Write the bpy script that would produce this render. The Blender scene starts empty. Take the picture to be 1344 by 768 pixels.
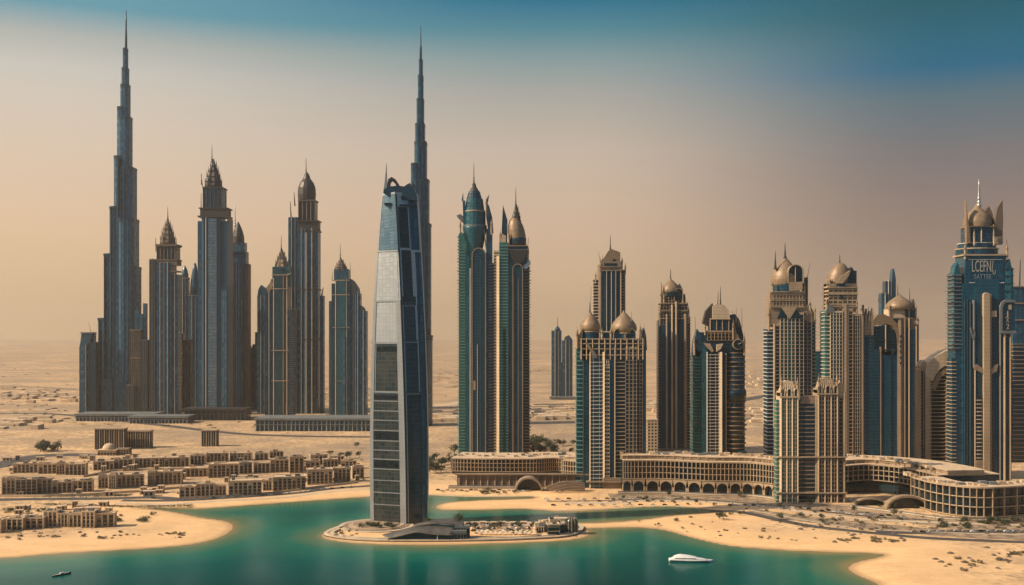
import bpy, math, random
import numpy as np
from mathutils import Vector
random.seed(7)
R = math.radians
scene = bpy.context.scene
COL = scene.collection

# ------------------------------------------------------------------ camera
F = 1400.0                      # focal length in photo pixels (photo 1344 x 768)
HORIZON = 440.0                 # photo row of the horizon
CAM_H = 160.0
cam_d = bpy.data.cameras.new('camera')
cam = bpy.data.objects.new('camera', cam_d)
COL.objects.link(cam)
cam.location = (0, 0, CAM_H)
cam.rotation_euler = (R(90), 0, 0)
cam_d.sensor_width = 36.0
cam_d.lens = 36.0 * F / 1344.0
cam_d.shift_y = (HORIZON - 384.0) / 1344.0
cam_d.clip_start = 1.0
cam_d.clip_end = 120000.0
scene.camera = cam

# ------------------------------------------------------------------ sun, sky, exposure
SUN_EL, SUN_AZ = 36.0, -104.0   # azimuth from +Y (view direction), negative = left
sd_ = Vector((math.sin(R(SUN_AZ)) * math.cos(R(SUN_EL)), math.cos(R(SUN_AZ)) * math.cos(R(SUN_EL)), math.sin(R(SUN_EL))))
sun_d = bpy.data.lights.new('sun', 'SUN')
sun_d.energy = 5.0
sun_d.color = (1.0, 0.80, 0.58)
sun_d.angle = R(0.6)
sun = bpy.data.objects.new('sun', sun_d)
COL.objects.link(sun)
sun.rotation_euler = sd_.to_track_quat('Z', 'Y').to_euler()

world = bpy.data.worlds.new('World')
scene.world = world
world.use_nodes = True
wt = world.node_tree
wt.nodes.clear()
W = wt.nodes.new
wout = W('ShaderNodeOutputWorld'); bg = W('ShaderNodeBackground')
bg.inputs['Strength'].default_value = 0.1
sky = W('ShaderNodeTexSky'); sky.sky_type = 'NISHITA'; sky.sun_disc = False
sky.sun_elevation = R(SUN_EL); sky.sun_rotation = R(SUN_AZ)
sky.air_density = 1.0; sky.dust_density = 3.0; sky.ozone_density = 2.0
tc = W('ShaderNodeTexCoord'); sx = W('ShaderNodeSeparateXYZ')
wt.links.new(tc.outputs['Generated'], sx.inputs[0])

# dust layer: colour by height above the horizon, in three bearings (left / middle / right of the view); linear values
SKY_Z = [0.0, 0.0995, 0.169, 0.2225, 0.249, 0.2747, 0.2998]
SKY_L, SKY_C, SKY_R = [(0.62, 0.4, 0.19), (0.6784, 0.4801, 0.3056), (0.6324, 0.4943, 0.3746), (0.5677, 0.5021, 0.4261), (0.5067, 0.486, 0.4388), (0.3729, 0.3916, 0.3644), (0.0998, 0.278, 0.3538)], [(0.6, 0.42, 0.21), (0.5859, 0.4161, 0.2909), (0.5045, 0.4121, 0.3307), (0.3323, 0.3337, 0.3071), (0.204, 0.2868, 0.2968), (0.0605, 0.2067, 0.258), (0.0, 0.135, 0.235)], [(0.34, 0.24, 0.16), (0.2414, 0.1737, 0.1442), (0.1644, 0.1496, 0.1552), (0.0723, 0.1389, 0.1763), (0.0, 0.1117, 0.2037), (0.0, 0.105, 0.165), (0.0, 0.085, 0.125)]
SKY_ZS = [0.0, 0.0907, 0.154, 0.204, 0.228, 0.252, 0.2755]
def sky_ramp(cols, zs):
    n = W('ShaderNodeValToRGB')
    cr = n.color_ramp
    cr.interpolation = 'LINEAR'
    while len(cr.elements) < len(cols): cr.elements.new(0.5)
    for e, p, c in zip(cr.elements, zs, cols):
        e.position = p / 0.36; e.color = (*c, 1.0)
    wt.links.new(el.outputs[0], n.inputs[0])
    return n
def maprange(src, a, b, c=0.0, d=1.0):
    n = W('ShaderNodeMapRange')
    n.inputs['From Min'].default_value = a; n.inputs['From Max'].default_value = b
    n.inputs['To Min'].default_value = c; n.inputs['To Max'].default_value = d
    wt.links.new(src, n.inputs['Value']); return n
def skymix(f, a, b):
    n = W('ShaderNodeMix'); n.data_type = 'RGBA'
    wt.links.new(f, n.inputs['Factor']); wt.links.new(a, n.inputs['A']); wt.links.new(b, n.inputs['B'])
    return n.outputs['Result']
el = maprange(sx.outputs['Z'], 0.0, 0.36)
rl, rc, rr = sky_ramp(SKY_L, SKY_ZS), sky_ramp(SKY_C, SKY_Z), sky_ramp(SKY_R, SKY_ZS)
# bluer unseen sky behind the camera, added to tint glass reflections and shade
rs = sky_ramp([(.10, .19, .24), (.09, .19, .26), (.07, .17, .27), (.06, .16, .27), (.05, .15, .27), (.05, .15, .27), (.05, .14, .27)], SKY_Z)
f1 = maprange(sx.outputs['X'], -0.411, 0.05); f2 = maprange(sx.outputs['X'], 0.05, 0.37); f3 = maprange(sx.outputs['Y'], 0.25, -0.35)
f1.interpolation_type = 'SMOOTHSTEP'; f2.interpolation_type = 'SMOOTHSTEP'
col = skymix(f2.outputs[0], skymix(f1.outputs[0], rl.outputs[0], rc.outputs[0]), rr.outputs[0])
col = skymix(f3.outputs[0], col, rs.outputs[0])
mul = W('ShaderNodeVectorMath'); mul.operation = 'SCALE'; mul.inputs['Scale'].default_value = 10.0
wt.links.new(col, mul.inputs[0])
up = maprange(sx.outputs['Z'], 0.33, 0.6)
wt.links.new(skymix(up.outputs[0], mul.outputs[0], sky.outputs[0]), bg.inputs['Color'])
wt.links.new(bg.outputs[0], wout.inputs['Surface'])

scene.render.engine = 'CYCLES'
vs = scene.view_settings
vs.view_transform = 'Standard'; vs.look = 'None'; vs.exposure = 0.25; vs.gamma = 1.0
cy = scene.cycles
cy.use_denoising = True
cy.max_bounces = 5; cy.diffuse_bounces = 2; cy.glossy_bounces = 3; cy.transmission_bounces = 2; cy.volume_bounces = 2
cy.caustics_reflective = False; cy.caustics_refractive = False
cy.sample_clamp_indirect = 4.0

# ------------------------------------------------------------------ materials
def mat_new(name):
    m = bpy.data.materials.new(name)
    m.use_nodes = True
    nt = m.node_tree
    b = nt.nodes['Principled BSDF']
    return m, nt, b

def N(nt, t, **kw):
    n = nt.nodes.new(t)
    for k, v in kw.items(): setattr(n, k, v)
    return n

def math_n(nt, op, a, b=None):
    n = N(nt, 'ShaderNodeMath', operation=op)
    for i, v in enumerate((a, b)):
        if v is None: continue
        if isinstance(v, (int, float)): n.inputs[i].default_value = v
        else: nt.links.new(v, n.inputs[i])
    return n.outputs[0]

def mixc(nt, fac, a, b, blend='MIX'):
    n = N(nt, 'ShaderNodeMix', data_type='RGBA', blend_type=blend)
    for key, v in (('Factor', fac), ('A', a), ('B', b)):
        if isinstance(v, (int, float)): n.inputs[key].default_value = v
        elif isinstance(v, tuple): n.inputs[key].default_value = v if len(v) == 4 else (*v, 1)
        else: nt.links.new(v, n.inputs[key])
    return n.outputs['Result']

def noise(nt, vec, scale, detail=4, rough=0.55):
    n = N(nt, 'ShaderNodeTexNoise')
    n.inputs['Scale'].default_value = scale; n.inputs['Detail'].default_value = detail
    n.inputs['Roughness'].default_value = rough
    nt.links.new(vec, n.inputs['Vector'])
    return n.outputs['Fac']

def ramp(nt, fac, stops):
    n = N(nt, 'ShaderNodeValToRGB')
    cr = n.color_ramp
    while len(cr.elements) < len(stops): cr.elements.new(0.5)
    for e, (p, c) in zip(cr.elements, stops):
        e.position = p; e.color = (*c, 1) if len(c) == 3 else c
    nt.links.new(fac, n.inputs[0])
    return n.outputs['Color']

def maprange_n(nt, v, a, b, c, d):
    n = N(nt, 'ShaderNodeMapRange'); nt.links.new(v, n.inputs['Value'])
    for k, q in (('From Min', a), ('From Max', b), ('To Min', c), ('To Max', d)): n.inputs[k].default_value = q
    return n.outputs[0]

def vscale(nt, vec, s):
    n = N(nt, 'ShaderNodeVectorMath', operation='MULTIPLY')
    nt.links.new(vec, n.inputs[0]); n.inputs[1].default_value = s
    return n.outputs[0]

def glass_mat(name, col, col2, frame, floor=4.0, mull=2.2, rough=0.13, metal=0.0, line=0.16, ior=1.5, vline=0.10):
    """curtain wall: floor bands, mullions, pane-to-pane variation"""
    m, nt, b = mat_new(name)
    tcn = N(nt, 'ShaderNodeTexCoord')
    s = N(nt, 'ShaderNodeSeparateXYZ'); nt.links.new(tcn.outputs['Object'], s.inputs[0])
    h = math_n(nt, 'ADD', s.outputs['X'], s.outputs['Y'])
    zf = math_n(nt, 'DIVIDE', s.outputs['Z'], floor); hf = math_n(nt, 'DIVIDE', h, mull)
    fz = math_n(nt, 'FRACT', zf); fh = math_n(nt, 'FRACT', hf)
    lz = math_n(nt, 'LESS_THAN', fz, line); lh = math_n(nt, 'LESS_THAN', fh, vline)
    fr = math_n(nt, 'MAXIMUM', lz, lh)
    cz = math_n(nt, 'FLOOR', zf); ch = math_n(nt, 'FLOOR', hf)
    cb = N(nt, 'ShaderNodeCombineXYZ'); nt.links.new(cz, cb.inputs[0]); nt.links.new(ch, cb.inputs[1])
    wn = N(nt, 'ShaderNodeTexWhiteNoise', noise_dimensions='2D'); nt.links.new(cb.outputs[0], wn.inputs['Vector'])
    big = noise(nt, vscale(nt, tcn.outputs['Object'], (0.05, 0.05, 0.012)), 1.0, 3)
    v = math_n(nt, 'ADD', math_n(nt, 'MULTIPLY', wn.outputs['Value'], 0.7), math_n(nt, 'SUBTRACT', big, 0.35))
    c = mixc(nt, v, col, col2)
    c = mixc(nt, fr, c, frame)
    nt.links.new(c, b.inputs['Base Color'])
    b.inputs['Metallic'].default_value = metal
    b.inputs['IOR'].default_value = ior
    rgh = math_n(nt, 'ADD', math_n(nt, 'MULTIPLY', fr, 0.35), math_n(nt, 'ADD', math_n(nt, 'MULTIPLY', wn.outputs['Value'], 0.10), rough))
    nt.links.new(rgh, b.inputs['Roughness'])
    return m

def stone_mat(name, c1, c2, rough=0.75, floor=4.0, metal=0.0, joint=0.12, streak=0.35):
    m, nt, b = mat_new(name)
    tcn = N(nt, 'ShaderNodeTexCoord')
    s = N(nt, 'ShaderNodeSeparateXYZ'); nt.links.new(tcn.outputs['Object'], s.inputs[0])
    fz = math_n(nt, 'FRACT', math_n(nt, 'DIVIDE', s.outputs['Z'], floor))
    j = math_n(nt, 'LESS_THAN', fz, joint)
    n1 = noise(nt, vscale(nt, tcn.outputs['Object'], (0.09, 0.09, 0.03)), 1.0, 5)
    n2 = noise(nt, vscale(nt, tcn.outputs['Object'], (0.8, 0.8, 0.05)), 1.0, 4)
    f = math_n(nt, 'ADD', math_n(nt, 'MULTIPLY', n1, 1.3 - streak), math_n(nt, 'MULTIPLY', n2, streak))
    f = math_n(nt, 'MULTIPLY', math_n(nt, 'SUBTRACT', f, 0.35), 2.6)
    c = mixc(nt, f, c1, c2)
    c = mixc(nt, math_n(nt, 'MULTIPLY', j, 0.45), c, tuple(x * 0.45 for x in c1))
    nt.links.new(c, b.inputs['Base Color'])
    b.inputs['Roughness'].default_value = rough
    b.inputs['Metallic'].default_value = metal
    return m

def plain_mat(name, c1, c2, rough=0.6, metal=0.0, scale=0.4):
    m, nt, b = mat_new(name)
    tcn = N(nt, 'ShaderNodeTexCoord')
    f = noise(nt, tcn.outputs['Object'], scale, 4)
    nt.links.new(ramp(nt, f, [(0.3, c1), (0.7, c2)]), b.inputs['Base Color'])
    b.inputs['Roughness'].default_value = rough; b.inputs['Metallic'].default_value = metal
    return m

M = {}
M['teal'] = glass_mat('teal_glass', (0.004, 0.055, 0.075), (0.014, 0.12, 0.145), (0.03, 0.07, 0.075))
M['green'] = glass_mat('green_glass', (0.010, 0.085, 0.075), (0.045, 0.20, 0.165), (0.06, 0.14, 0.12))
M['navy'] = glass_mat('navy_glass', (0.002, 0.022, 0.040), (0.008, 0.060, 0.092), (0.012, 0.036, 0.052))
M['blue'] = glass_mat('blue_glass', (0.002, 0.032, 0.062), (0.009, 0.072, 0.115), (0.012, 0.045, 0.065))
M['royal'] = glass_mat('deep_blue_glass', (0.002, 0.044, 0.076), (0.009, 0.082, 0.125), (0.010, 0.055, 0.085), line=0.1)
M['black'] = glass_mat('black_glass', (0.001, 0.012, 0.020), (0.004, 0.034, 0.050), (0.005, 0.016, 0.024))
M['steel'] = glass_mat('steel_curtain_wall', (0.030, 0.115, 0.180), (0.065, 0.170, 0.240), (0.014, 0.058, 0.090), floor=8.0, mull=4.5, rough=0.22, metal=0.35, vline=0.3, line=0.07)  # blue-grey with the distance haze of the left towers mixed in
M['dusk'] = glass_mat('slate_curtain_wall', (0.010, 0.065, 0.108), (0.030, 0.115, 0.170), (0.008, 0.036, 0.060), floor=8.0, mull=6.0, rough=0.2, metal=0.2, vline=0.25, line=0.08)  # darker blue-grey, haze likewise put into the colour
M['pale'] = glass_mat('pale_blue_glass', (0.10, 0.18, 0.23), (0.28, 0.38, 0.42), (0.10, 0.16, 0.19), floor=6.0, mull=4.0, rough=0.15, line=0.3)
M['silver'] = glass_mat('silver_panel_cladding', (0.42, 0.43, 0.425), (0.47, 0.475, 0.46), (0.36, 0.37, 0.365), floor=3.6, mull=1.6, rough=0.36, metal=0.3, line=0.12, vline=0.14)
M['bluesilver'] = glass_mat('blue_panel_cladding', (0.10, 0.175, 0.225), (0.13, 0.21, 0.26), (0.075, 0.135, 0.175), floor=3.6, mull=1.6, rough=0.3, metal=0.5, line=0.12, vline=0.14)
M['mint'] = stone_mat('pale_green_balustrade', (0.09, 0.235, 0.20), (0.17, 0.34, 0.29), 0.4)
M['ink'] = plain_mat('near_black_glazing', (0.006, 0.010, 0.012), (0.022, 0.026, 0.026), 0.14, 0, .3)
M['frame'] = stone_mat('grey_metal_frame', (0.27, 0.27, 0.26), (0.37, 0.365, 0.35), 0.42, metal=0.3, joint=0.05, streak=0.2)
M['smoke'] = glass_mat('smoked_glass', (0.012, 0.026, 0.030), (0.062, 0.064, 0.054), (0.045, 0.046, 0.040), floor=3.6, mull=1.8, rough=0.16)
M['stone'] = stone_mat('sand_stone', (0.27, 0.19, 0.115), (0.42, 0.31, 0.195))
M['cream'] = stone_mat('cream_stone', (0.44, 0.325, 0.20), (0.62, 0.48, 0.32))
M['tan'] = stone_mat('tan_stone', (0.175, 0.125, 0.08), (0.29, 0.21, 0.135))
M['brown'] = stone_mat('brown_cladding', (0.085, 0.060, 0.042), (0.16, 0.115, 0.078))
M['greystone'] = stone_mat('weathered_grey_stone', (0.085, 0.100, 0.105), (0.155, 0.165, 0.16))
M['white'] = stone_mat('off_white_render', (0.40, 0.37, 0.31), (0.54, 0.50, 0.43))
M['gold'] = plain_mat('bronze_gold_dome', (0.20, 0.135, 0.078), (0.31, 0.215, 0.125), 0.5, 0.15, 0.25)
M['darkmetal'] = plain_mat('dark_bronze_metal', (0.035, 0.032, 0.030), (0.075, 0.065, 0.055), 0.5, 0.4)
M['bluemetal'] = plain_mat('blue_steel_metal', (0.02, 0.055, 0.075), (0.04, 0.085, 0.11), 0.4, 0.5)
M['brightmetal'] = plain_mat('bright_metal', (0.38, 0.38, 0.37), (0.55, 0.54, 0.50), 0.35, 0.7)
M['villa'] = stone_mat('villa_render', (0.30, 0.215, 0.13), (0.48, 0.35, 0.215), 0.85, 3.2)
M['villa2'] = stone_mat('villa_pale_render', (0.44, 0.32, 0.20), (0.60, 0.46, 0.30), 0.85, 3.2)
M['roof'] = plain_mat('dusty_flat_roof', (0.44, 0.32, 0.20), (0.68, 0.52, 0.34), 0.9, 0, 0.15)
M['window'] = plain_mat('dark_window', (0.006, 0.010, 0.014), (0.03, 0.035, 0.036), 0.15, 0.0, 0.6)
M['asphalt'] = plain_mat('asphalt', (0.045, 0.042, 0.04), (0.085, 0.075, 0.062), 0.9, 0, 0.05)
M['paving'] = plain_mat('sandy_paving', (0.33, 0.24, 0.15), (0.54, 0.41, 0.27), 0.85, 0, 0.08)
M['kerb'] = plain_mat('pale_kerb_stone', (0.45, 0.35, 0.23), (0.62, 0.50, 0.35), 0.85, 0, 0.2)
M['waste'] = plain_mat('trampled_ground', (0.11, 0.082, 0.055), (0.44, 0.315, 0.19), .95, 0, .14)
M['darkroof'] = plain_mat('dark_shell_roof', (0.075, 0.07, 0.062), (0.15, 0.135, 0.11), .5, .2, .15)
M['rock'] = plain_mat('brown_rock', (0.06, 0.05, 0.04), (0.17, 0.13, 0.09), 0.95, 0, 0.7)
M['bark'] = plain_mat('bark', (0.07, 0.05, 0.035), (0.14, 0.10, 0.07), 0.95, 0, 1.0)
M['paint_white'] = plain_mat('white_gloss_paint', (0.72, 0.70, 0.66), (0.82, 0.80, 0.76), 0.3, 0, 0.5)
M['tyre'] = plain_mat('tyre_rubber', (0.015, 0.015, 0.015), (0.03, 0.03, 0.03), 0.9)
def leaf_mat(name, a, b_):
    m, nt, b = mat_new(name)
    g = N(nt, 'ShaderNodeNewGeometry')
    nt.links.new(ramp(nt, g.outputs['Random Per Island'], [(0.0, a), (1.0, b_)]), b.inputs['Base Color'])
    b.inputs['Roughness'].default_value = 0.75
    return m
M['leaf'] = leaf_mat('dusty_leaves', (0.022, 0.036, 0.016), (0.075, 0.085, 0.038))
M['scrub'] = leaf_mat('dry_scrub_leaves', (0.06, 0.052, 0.026), (0.15, 0.12, 0.065))
M['grass'] = leaf_mat('verge_grass', (0.03, 0.05, 0.02), (0.10, 0.105, 0.045))

# ------------------------------------------------------------------ helpers
class MB:
    """collects boxes, prisms, lathes ... of one part"""
    def __init__(self): self.v, self.f, self.smooth = [], [], []
    def add(self, vs_, fs_, smooth=False):
        o = len(self.v)
        self.v.extend(vs_)
        self.f.extend([tuple(i + o for i in f) for f in fs_])
        self.smooth.extend([smooth] * len(fs_))
    def box(self, x0, x1, y0, y1, z0, z1):
        self.add([(x0, y0, z0), (x1, y0, z0), (x1, y1, z0), (x0, y1, z0), (x0, y0, z1), (x1, y0, z1), (x1, y1, z1), (x0, y1, z1)],
                 [(0, 3, 2, 1), (4, 5, 6, 7), (0, 1, 5, 4), (1, 2, 6, 5), (2, 3, 7, 6), (3, 0, 4, 7)])
        return self
    def loft(self, rings, cap=True, smooth=False):
        n = len(rings[0]); vs_ = [p for r in rings for p in r]; fs_ = []
        for k in range(len(rings) - 1):
            for i in range(n):
                j = (i + 1) % n
                fs_.append((k * n + i, k * n + j, (k + 1) * n + j, (k + 1) * n + i))
        self.add(vs_, fs_, smooth)
        if cap:
            o = len(self.v) - len(vs_)
            self.f.append(tuple(o + i for i in reversed(range(n)))); self.smooth.append(False)
            self.f.append(tuple(o + (len(rings) - 1) * n + i for i in range(n))); self.smooth.append(False)
        return self
    def prism(self, poly, z0, z1, sc=1.0, c=None):
        if c is None:
            c = (sum(p[0] for p in poly) / len(poly), sum(p[1] for p in poly) / len(poly))
        top = [(c[0] + (x - c[0]) * sc, c[1] + (y - c[1]) * sc, z1) for x, y in poly]
        return self.loft([[(x, y, z0) for x, y in poly], top])
    def extrude(self, prof, y0, y1):
        """outline in x-z, extruded along y"""
        return self.loft([[(x, y0, z) for x, z in prof], [(x, y1, z) for x, z in prof]])
    def lathe(self, prof, cx, cy_, seg=24, sy=1.0, smooth=True, lean=0.0):
        z00 = prof[0][1]
        rings = [[(cx + lean * (z - z00) + r * math.cos(2 * math.pi * i / seg), cy_ + sy * r * math.sin(2 * math.pi * i / seg), z) for i in range(seg)] for r, z in prof]
        return self.loft(rings, True, smooth)
    def rod(self, p0, p1, r0, r1=None, seg=6):
        r1 = r0 if r1 is None else r1
        a, b = Vector(p0), Vector(p1)
        d = (b - a).normalized()
        u = d.orthogonal().normalized(); w = d.cross(u)
        rings = []
        for p, r in ((a, r0), (b, r1)):
            rings.append([tuple(p + r * (math.cos(2 * math.pi * i / seg) * u + math.sin(2 * math.pi * i / seg) * w)) for i in range(seg)])
        return self.loft(rings)
    def build(self, name, mat, parent=None, s=1.0, loc=None):
        me = bpy.data.meshes.new(name)
        vs_ = [(x * s, y * s, z * s) for x, y, z in self.v] if s != 1.0 else self.v
        me.from_pydata(vs_, [], self.f)
        me.polygons.foreach_set('use_smooth', self.smooth)
        me.materials.append(M[mat] if isinstance(mat, str) else mat)
        me.update()
        o = bpy.data.objects.new(name, me)
        COL.objects.link(o)
        if parent: o.parent = parent
        if loc: o.location = loc
        return o

def tag(o, label=None, cat=None, group=None, kind=None):
    if label: o['label'] = label
    if cat: o['category'] = cat
    if group: o['group'] = group
    if kind: o['kind'] = kind
    return o

def empty(name, loc, label, cat, group=None, rz=0.0):
    o = bpy.data.objects.new(name, None)
    COL.objects.link(o)
    o.location = loc; o.rotation_euler = (0, 0, rz); o.empty_display_size = 5
    return tag(o, label, cat, group)

def dup(root, loc, rz=0.0, label=None, group=None, sc=None):
    r = root.copy(); COL.objects.link(r); r.location = loc; r.rotation_euler = (0, 0, rz)
    if sc: r.scale = sc if isinstance(sc, tuple) else (sc, sc, sc)
    if label: r['label'] = label
    if group: r['group'] = group
    for ch in list(root.children):
        c = ch.copy(); COL.objects.link(c); c.parent = r
        for g in list(ch.children):
            d = g.copy(); COL.objects.link(d); d.parent = c
    return r

GZ = 1.6                        # height of the built ground above the water
def depth(py, z=GZ): return (CAM_H - z) * F / (py - HORIZON)
def ground(px, py, z=GZ):
    d = depth(py, z)
    return ((px - 672.0) * d / F, d, z)

# ------------------------------------------------------------------ terrain, water
coast_px = [(-900, 800), (-400, 752), (0, 733), (60, 727), (110, 724), (150, 722), (220, 718), (268, 712), (296, 702), (306, 693), (303, 687), (290, 683), (262, 680), (236, 674),
            (212, 670), (192, 667.5), (200, 665.8), (226, 667), (258, 668), (330, 662.5), (400, 657.5), (485, 651.5), (560, 649), (600, 651), (640, 652.5), (690, 651.5), (706, 652.5),
            (700, 655), (660, 656), (615, 657.5), (585, 660), (572, 664), (573, 668), (590, 669.5), (640, 668.5), (690, 667.5), (720, 670), (745, 671.5), (800, 668), (860, 664.5), (900, 665),
            (935, 669), (944, 672), (930, 673.5), (880, 677), (850, 682), (800, 686), (768, 687), (740, 686), (700, 686), (620, 686), (560, 684), (500, 684), (465, 687), (440, 693),
            (421, 702), (424, 706), (450, 711.5), (500, 714.5), (600, 714.5), (700, 711.5), (752, 708.5), (774, 703), (772, 696), (764, 693), (800, 692.5), (850, 692), (880, 697), (895, 702),
            (930, 711), (960, 717), (1000, 720), (1050, 723), (1100, 724.5), (1150, 726), (1166, 728), (1150, 733), (1122, 738), (1112, 746), (1125, 755), (1150, 764), (1168, 778),
            (1220, 830), (1700, 900)]
coast = [((px - 672) * depth(py, 0) / F, depth(py, 0)) for px, py in coast_px]
coast = np.array(coast + [(60000, 400), (60000, 60000), (-60000, 60000), (-60000, 450)])

def chaikin(p, n=2, keep=4):
    body, tail = p[:-keep], p[-keep:]
    for _ in range(n):
        q = [body[:1]]
        a, b = body[:-1], body[1:]
        q.append(np.stack([0.75 * a + 0.25 * b, 0.25 * a + 0.75 * b], 1).reshape(-1, 2))
        q.append(body[-1:])
        body = np.concatenate(q)
    return np.concatenate([body, tail])
coast = chaikin(coast, 2)

def shore_dist(x, y):
    """signed distance to the shoreline: land positive"""
    x = np.asarray(x, float); y = np.asarray(y, float)
    best = np.full(x.shape, 1e18); inside = np.zeros(x.shape, bool)
    n = len(coast)
    for i in range(n):
        ax, ay = coast[i]; bx, by = coast[(i + 1) % n]
        dx, dy = bx - ax, by - ay
        t = np.clip(((x - ax) * dx + (y - ay) * dy) / (dx * dx + dy * dy + 1e-9), 0, 1)
        best = np.minimum(best, (x - ax - t * dx) ** 2 + (y - ay - t * dy) ** 2)
        c = (ay > y) != (by > y)
        with np.errstate(divide='ignore', invalid='ignore'):
            inside ^= c & (x < (bx - ax) * (y - ay) / (by - ay) + ax)
    d = np.sqrt(best)
    return np.where(inside, d, -d)

def smooth(a, b, x):
    t = np.clip((x - a) / (b - a), 0, 1)
    return t * t * (3 - 2 * t)

def terrain_z(x, y, sd):
    z = np.where(sd > 0, GZ * smooth(0, 22, sd), -4.5 * smooth(0, 60, -sd))
    dune = smooth(2600, 6500, y)
    z = z + dune * (5 * np.sin(x / 310 + y / 900) * np.sin(y / 410) + 4 * np.sin(x / 730 - y / 250) + 3 * np.sin(x / 150 + 1.3) * np.sin(y / 190) + 6)
    z = z + dune * smooth(9000, 26000, y) * 60 * (0.5 + 0.5 * np.sin(x / 3100 + 1.0) * np.sin(y / 2700 + x / 5200))
    return z

def fan_grid(d0, d1, nr, nc, u, ysc=1.0):
    D = np.geomspace(d0, d1, nr)
    U = np.linspace(-u, u, nc)
    X = np.outer(D, U); Y = np.repeat(D[:, None], nc, 1)
    return X, Y

def grid_mesh(name, X, Y, Z, attr, mat):
    nr, nc = X.shape
    me = bpy.data.meshes.new(name)
    co = np.stack([X, Y, Z], -1).reshape(-1, 3).astype(np.float32)
    idx = np.arange(nr * nc).reshape(nr, nc)
    quads = np.stack([idx[:-1, :-1], idx[:-1, 1:], idx[1:, 1:], idx[1:, :-1]], -1).reshape(-1, 4)
    me.vertices.add(len(co)); me.vertices.foreach_set('co', co.ravel())
    me.loops.add(quads.size); me.loops.foreach_set('vertex_index', quads.ravel().astype(np.int32))
    me.polygons.add(len(quads))
    me.polygons.foreach_set('loop_start', np.arange(0, quads.size, 4, dtype=np.int32))
    me.polygons.foreach_set('use_smooth', np.ones(len(quads), bool))
    me.update(calc_edges=True)
    a = me.attributes.new('shore', 'FLOAT', 'POINT')
    a.data.foreach_set('value', attr.ravel().astype(np.float32))
    me.materials.append(mat)
    o = bpy.data.objects.new(name, me); COL.objects.link(o)
    return o

# sand and desert
m, nt, b = mat_new('desert_sand')
geo = N(nt, 'ShaderNodeNewGeometry'); pos = geo.outputs['Position']
at = N(nt, 'ShaderNodeAttribute', attribute_name='shore')
n_fine = noise(nt, vscale(nt, pos, (0.16, 0.16, 0.1)), 1.0, 6, 0.65)
n_mid = noise(nt, vscale(nt, pos, (0.016, 0.012, 0.02)), 1.0, 6, 0.62)
n_big = noise(nt, vscale(nt, pos, (0.0016, 0.0009, 0.002)), 1.0, 6, 0.6)
n_track = noise(nt, vscale(nt, pos, (0.0026, 0.0048, 0.002)), 1.0, 6, 0.68)
base = ramp(nt, n_mid, [(0.28, (0.50, 0.32, 0.155)), (0.5, (0.70, 0.455, 0.225)), (0.75, (0.80, 0.54, 0.29))])
# darker gravel and old tracks in the open desert (not on the beaches)
sepn = N(nt, 'ShaderNodeSeparateXYZ'); nt.links.new(pos, sepn.inputs[0])
far = N(nt, 'ShaderNodeMapRange'); nt.links.new(sepn.outputs['Y'], far.inputs['Value'])
far.inputs['From Min'].default_value = 1000; far.inputs['From Max'].default_value = 1500
g1 = ramp(nt, n_big, [(0.40, (0, 0, 0)), (0.56, (1, 1, 1))])
g2 = ramp(nt, n_track, [(0.47, (0, 0, 0)), (0.55, (1, 1, 1))])
g3 = ramp(nt, n_fine, [(0.49, (0, 0, 0)), (0.62, (1, 1, 1))])
g4 = ramp(nt, noise(nt, vscale(nt, pos, (0.028, 0.034, 0.02)), 1.0, 7, 0.72), [(0.46, (0, 0, 0)), (0.58, (1, 1, 1))])
c = mixc(nt, math_n(nt, 'MULTIPLY', math_n(nt, 'MULTIPLY', g1, far.outputs[0]), 0.5), base, (0.33, 0.245, 0.155))
c = mixc(nt, math_n(nt, 'MULTIPLY', math_n(nt, 'MULTIPLY', g2, far.outputs[0]), 0.62), c, (0.27, 0.205, 0.14))
inland = N(nt, 'ShaderNodeMapRange'); nt.links.new(at.outputs['Fac'], inland.inputs['Value'])
inland.inputs['From Min'].default_value = 45; inland.inputs['From Max'].default_value = 110
c = mixc(nt, math_n(nt, 'MULTIPLY', math_n(nt, 'MULTIPLY', g3, inland.outputs[0]), 0.8), c, (0.15, 0.115, 0.075))
beach = ramp(nt, n_fine, [(0.3, (0.76, 0.475, 0.215)), (0.7, (0.86, 0.56, 0.27))])
bf = N(nt, 'ShaderNodeMapRange'); nt.links.new(at.outputs['Fac'], bf.inputs['Value'])
bf.inputs['From Min'].default_value = 70; bf.inputs['From Max'].default_value = 25
n_drift = noise(nt, vscale(nt, pos, (0.02, 0.06, 0.02)), 1.0, 6, 0.7)
beach = mixc(nt, ramp(nt, n_drift, [(0.40, (0, 0, 0)), (0.72, (0.62, 0.62, 0.62))]), beach, (0.54, 0.325, 0.15))
c = mixc(nt, math_n(nt, 'MULTIPLY', bf.outputs[0], 0.85), c, beach)
c = mixc(nt, math_n(nt, 'MULTIPLY', math_n(nt, 'MULTIPLY', g4, inland.outputs[0]), 0.55), c, (0.26, 0.19, 0.12))
wet = N(nt, 'ShaderNodeMapRange'); nt.links.new(math_n(nt, 'ADD', at.outputs['Fac'], math_n(nt, 'MULTIPLY', n_mid, 4.0)), wet.inputs['Value'])
wet.inputs['From Min'].default_value = 9; wet.inputs['From Max'].default_value = 3
c = mixc(nt, math_n(nt, 'MULTIPLY', wet.outputs[0], 0.6), c, (0.30, 0.18, 0.09))
nt.links.new(c, b.inputs['Base Color'])
b.inputs['Roughness'].default_value = 0.95
bp = N(nt, 'ShaderNodeBump'); bp.inputs['Strength'].default_value = 0.6; bp.inputs['Distance'].default_value = 1.2
nt.links.new(n_fine, bp.inputs['Height']); nt.links.new(bp.outputs[0], b.inputs['Normal'])
SAND = m

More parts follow.
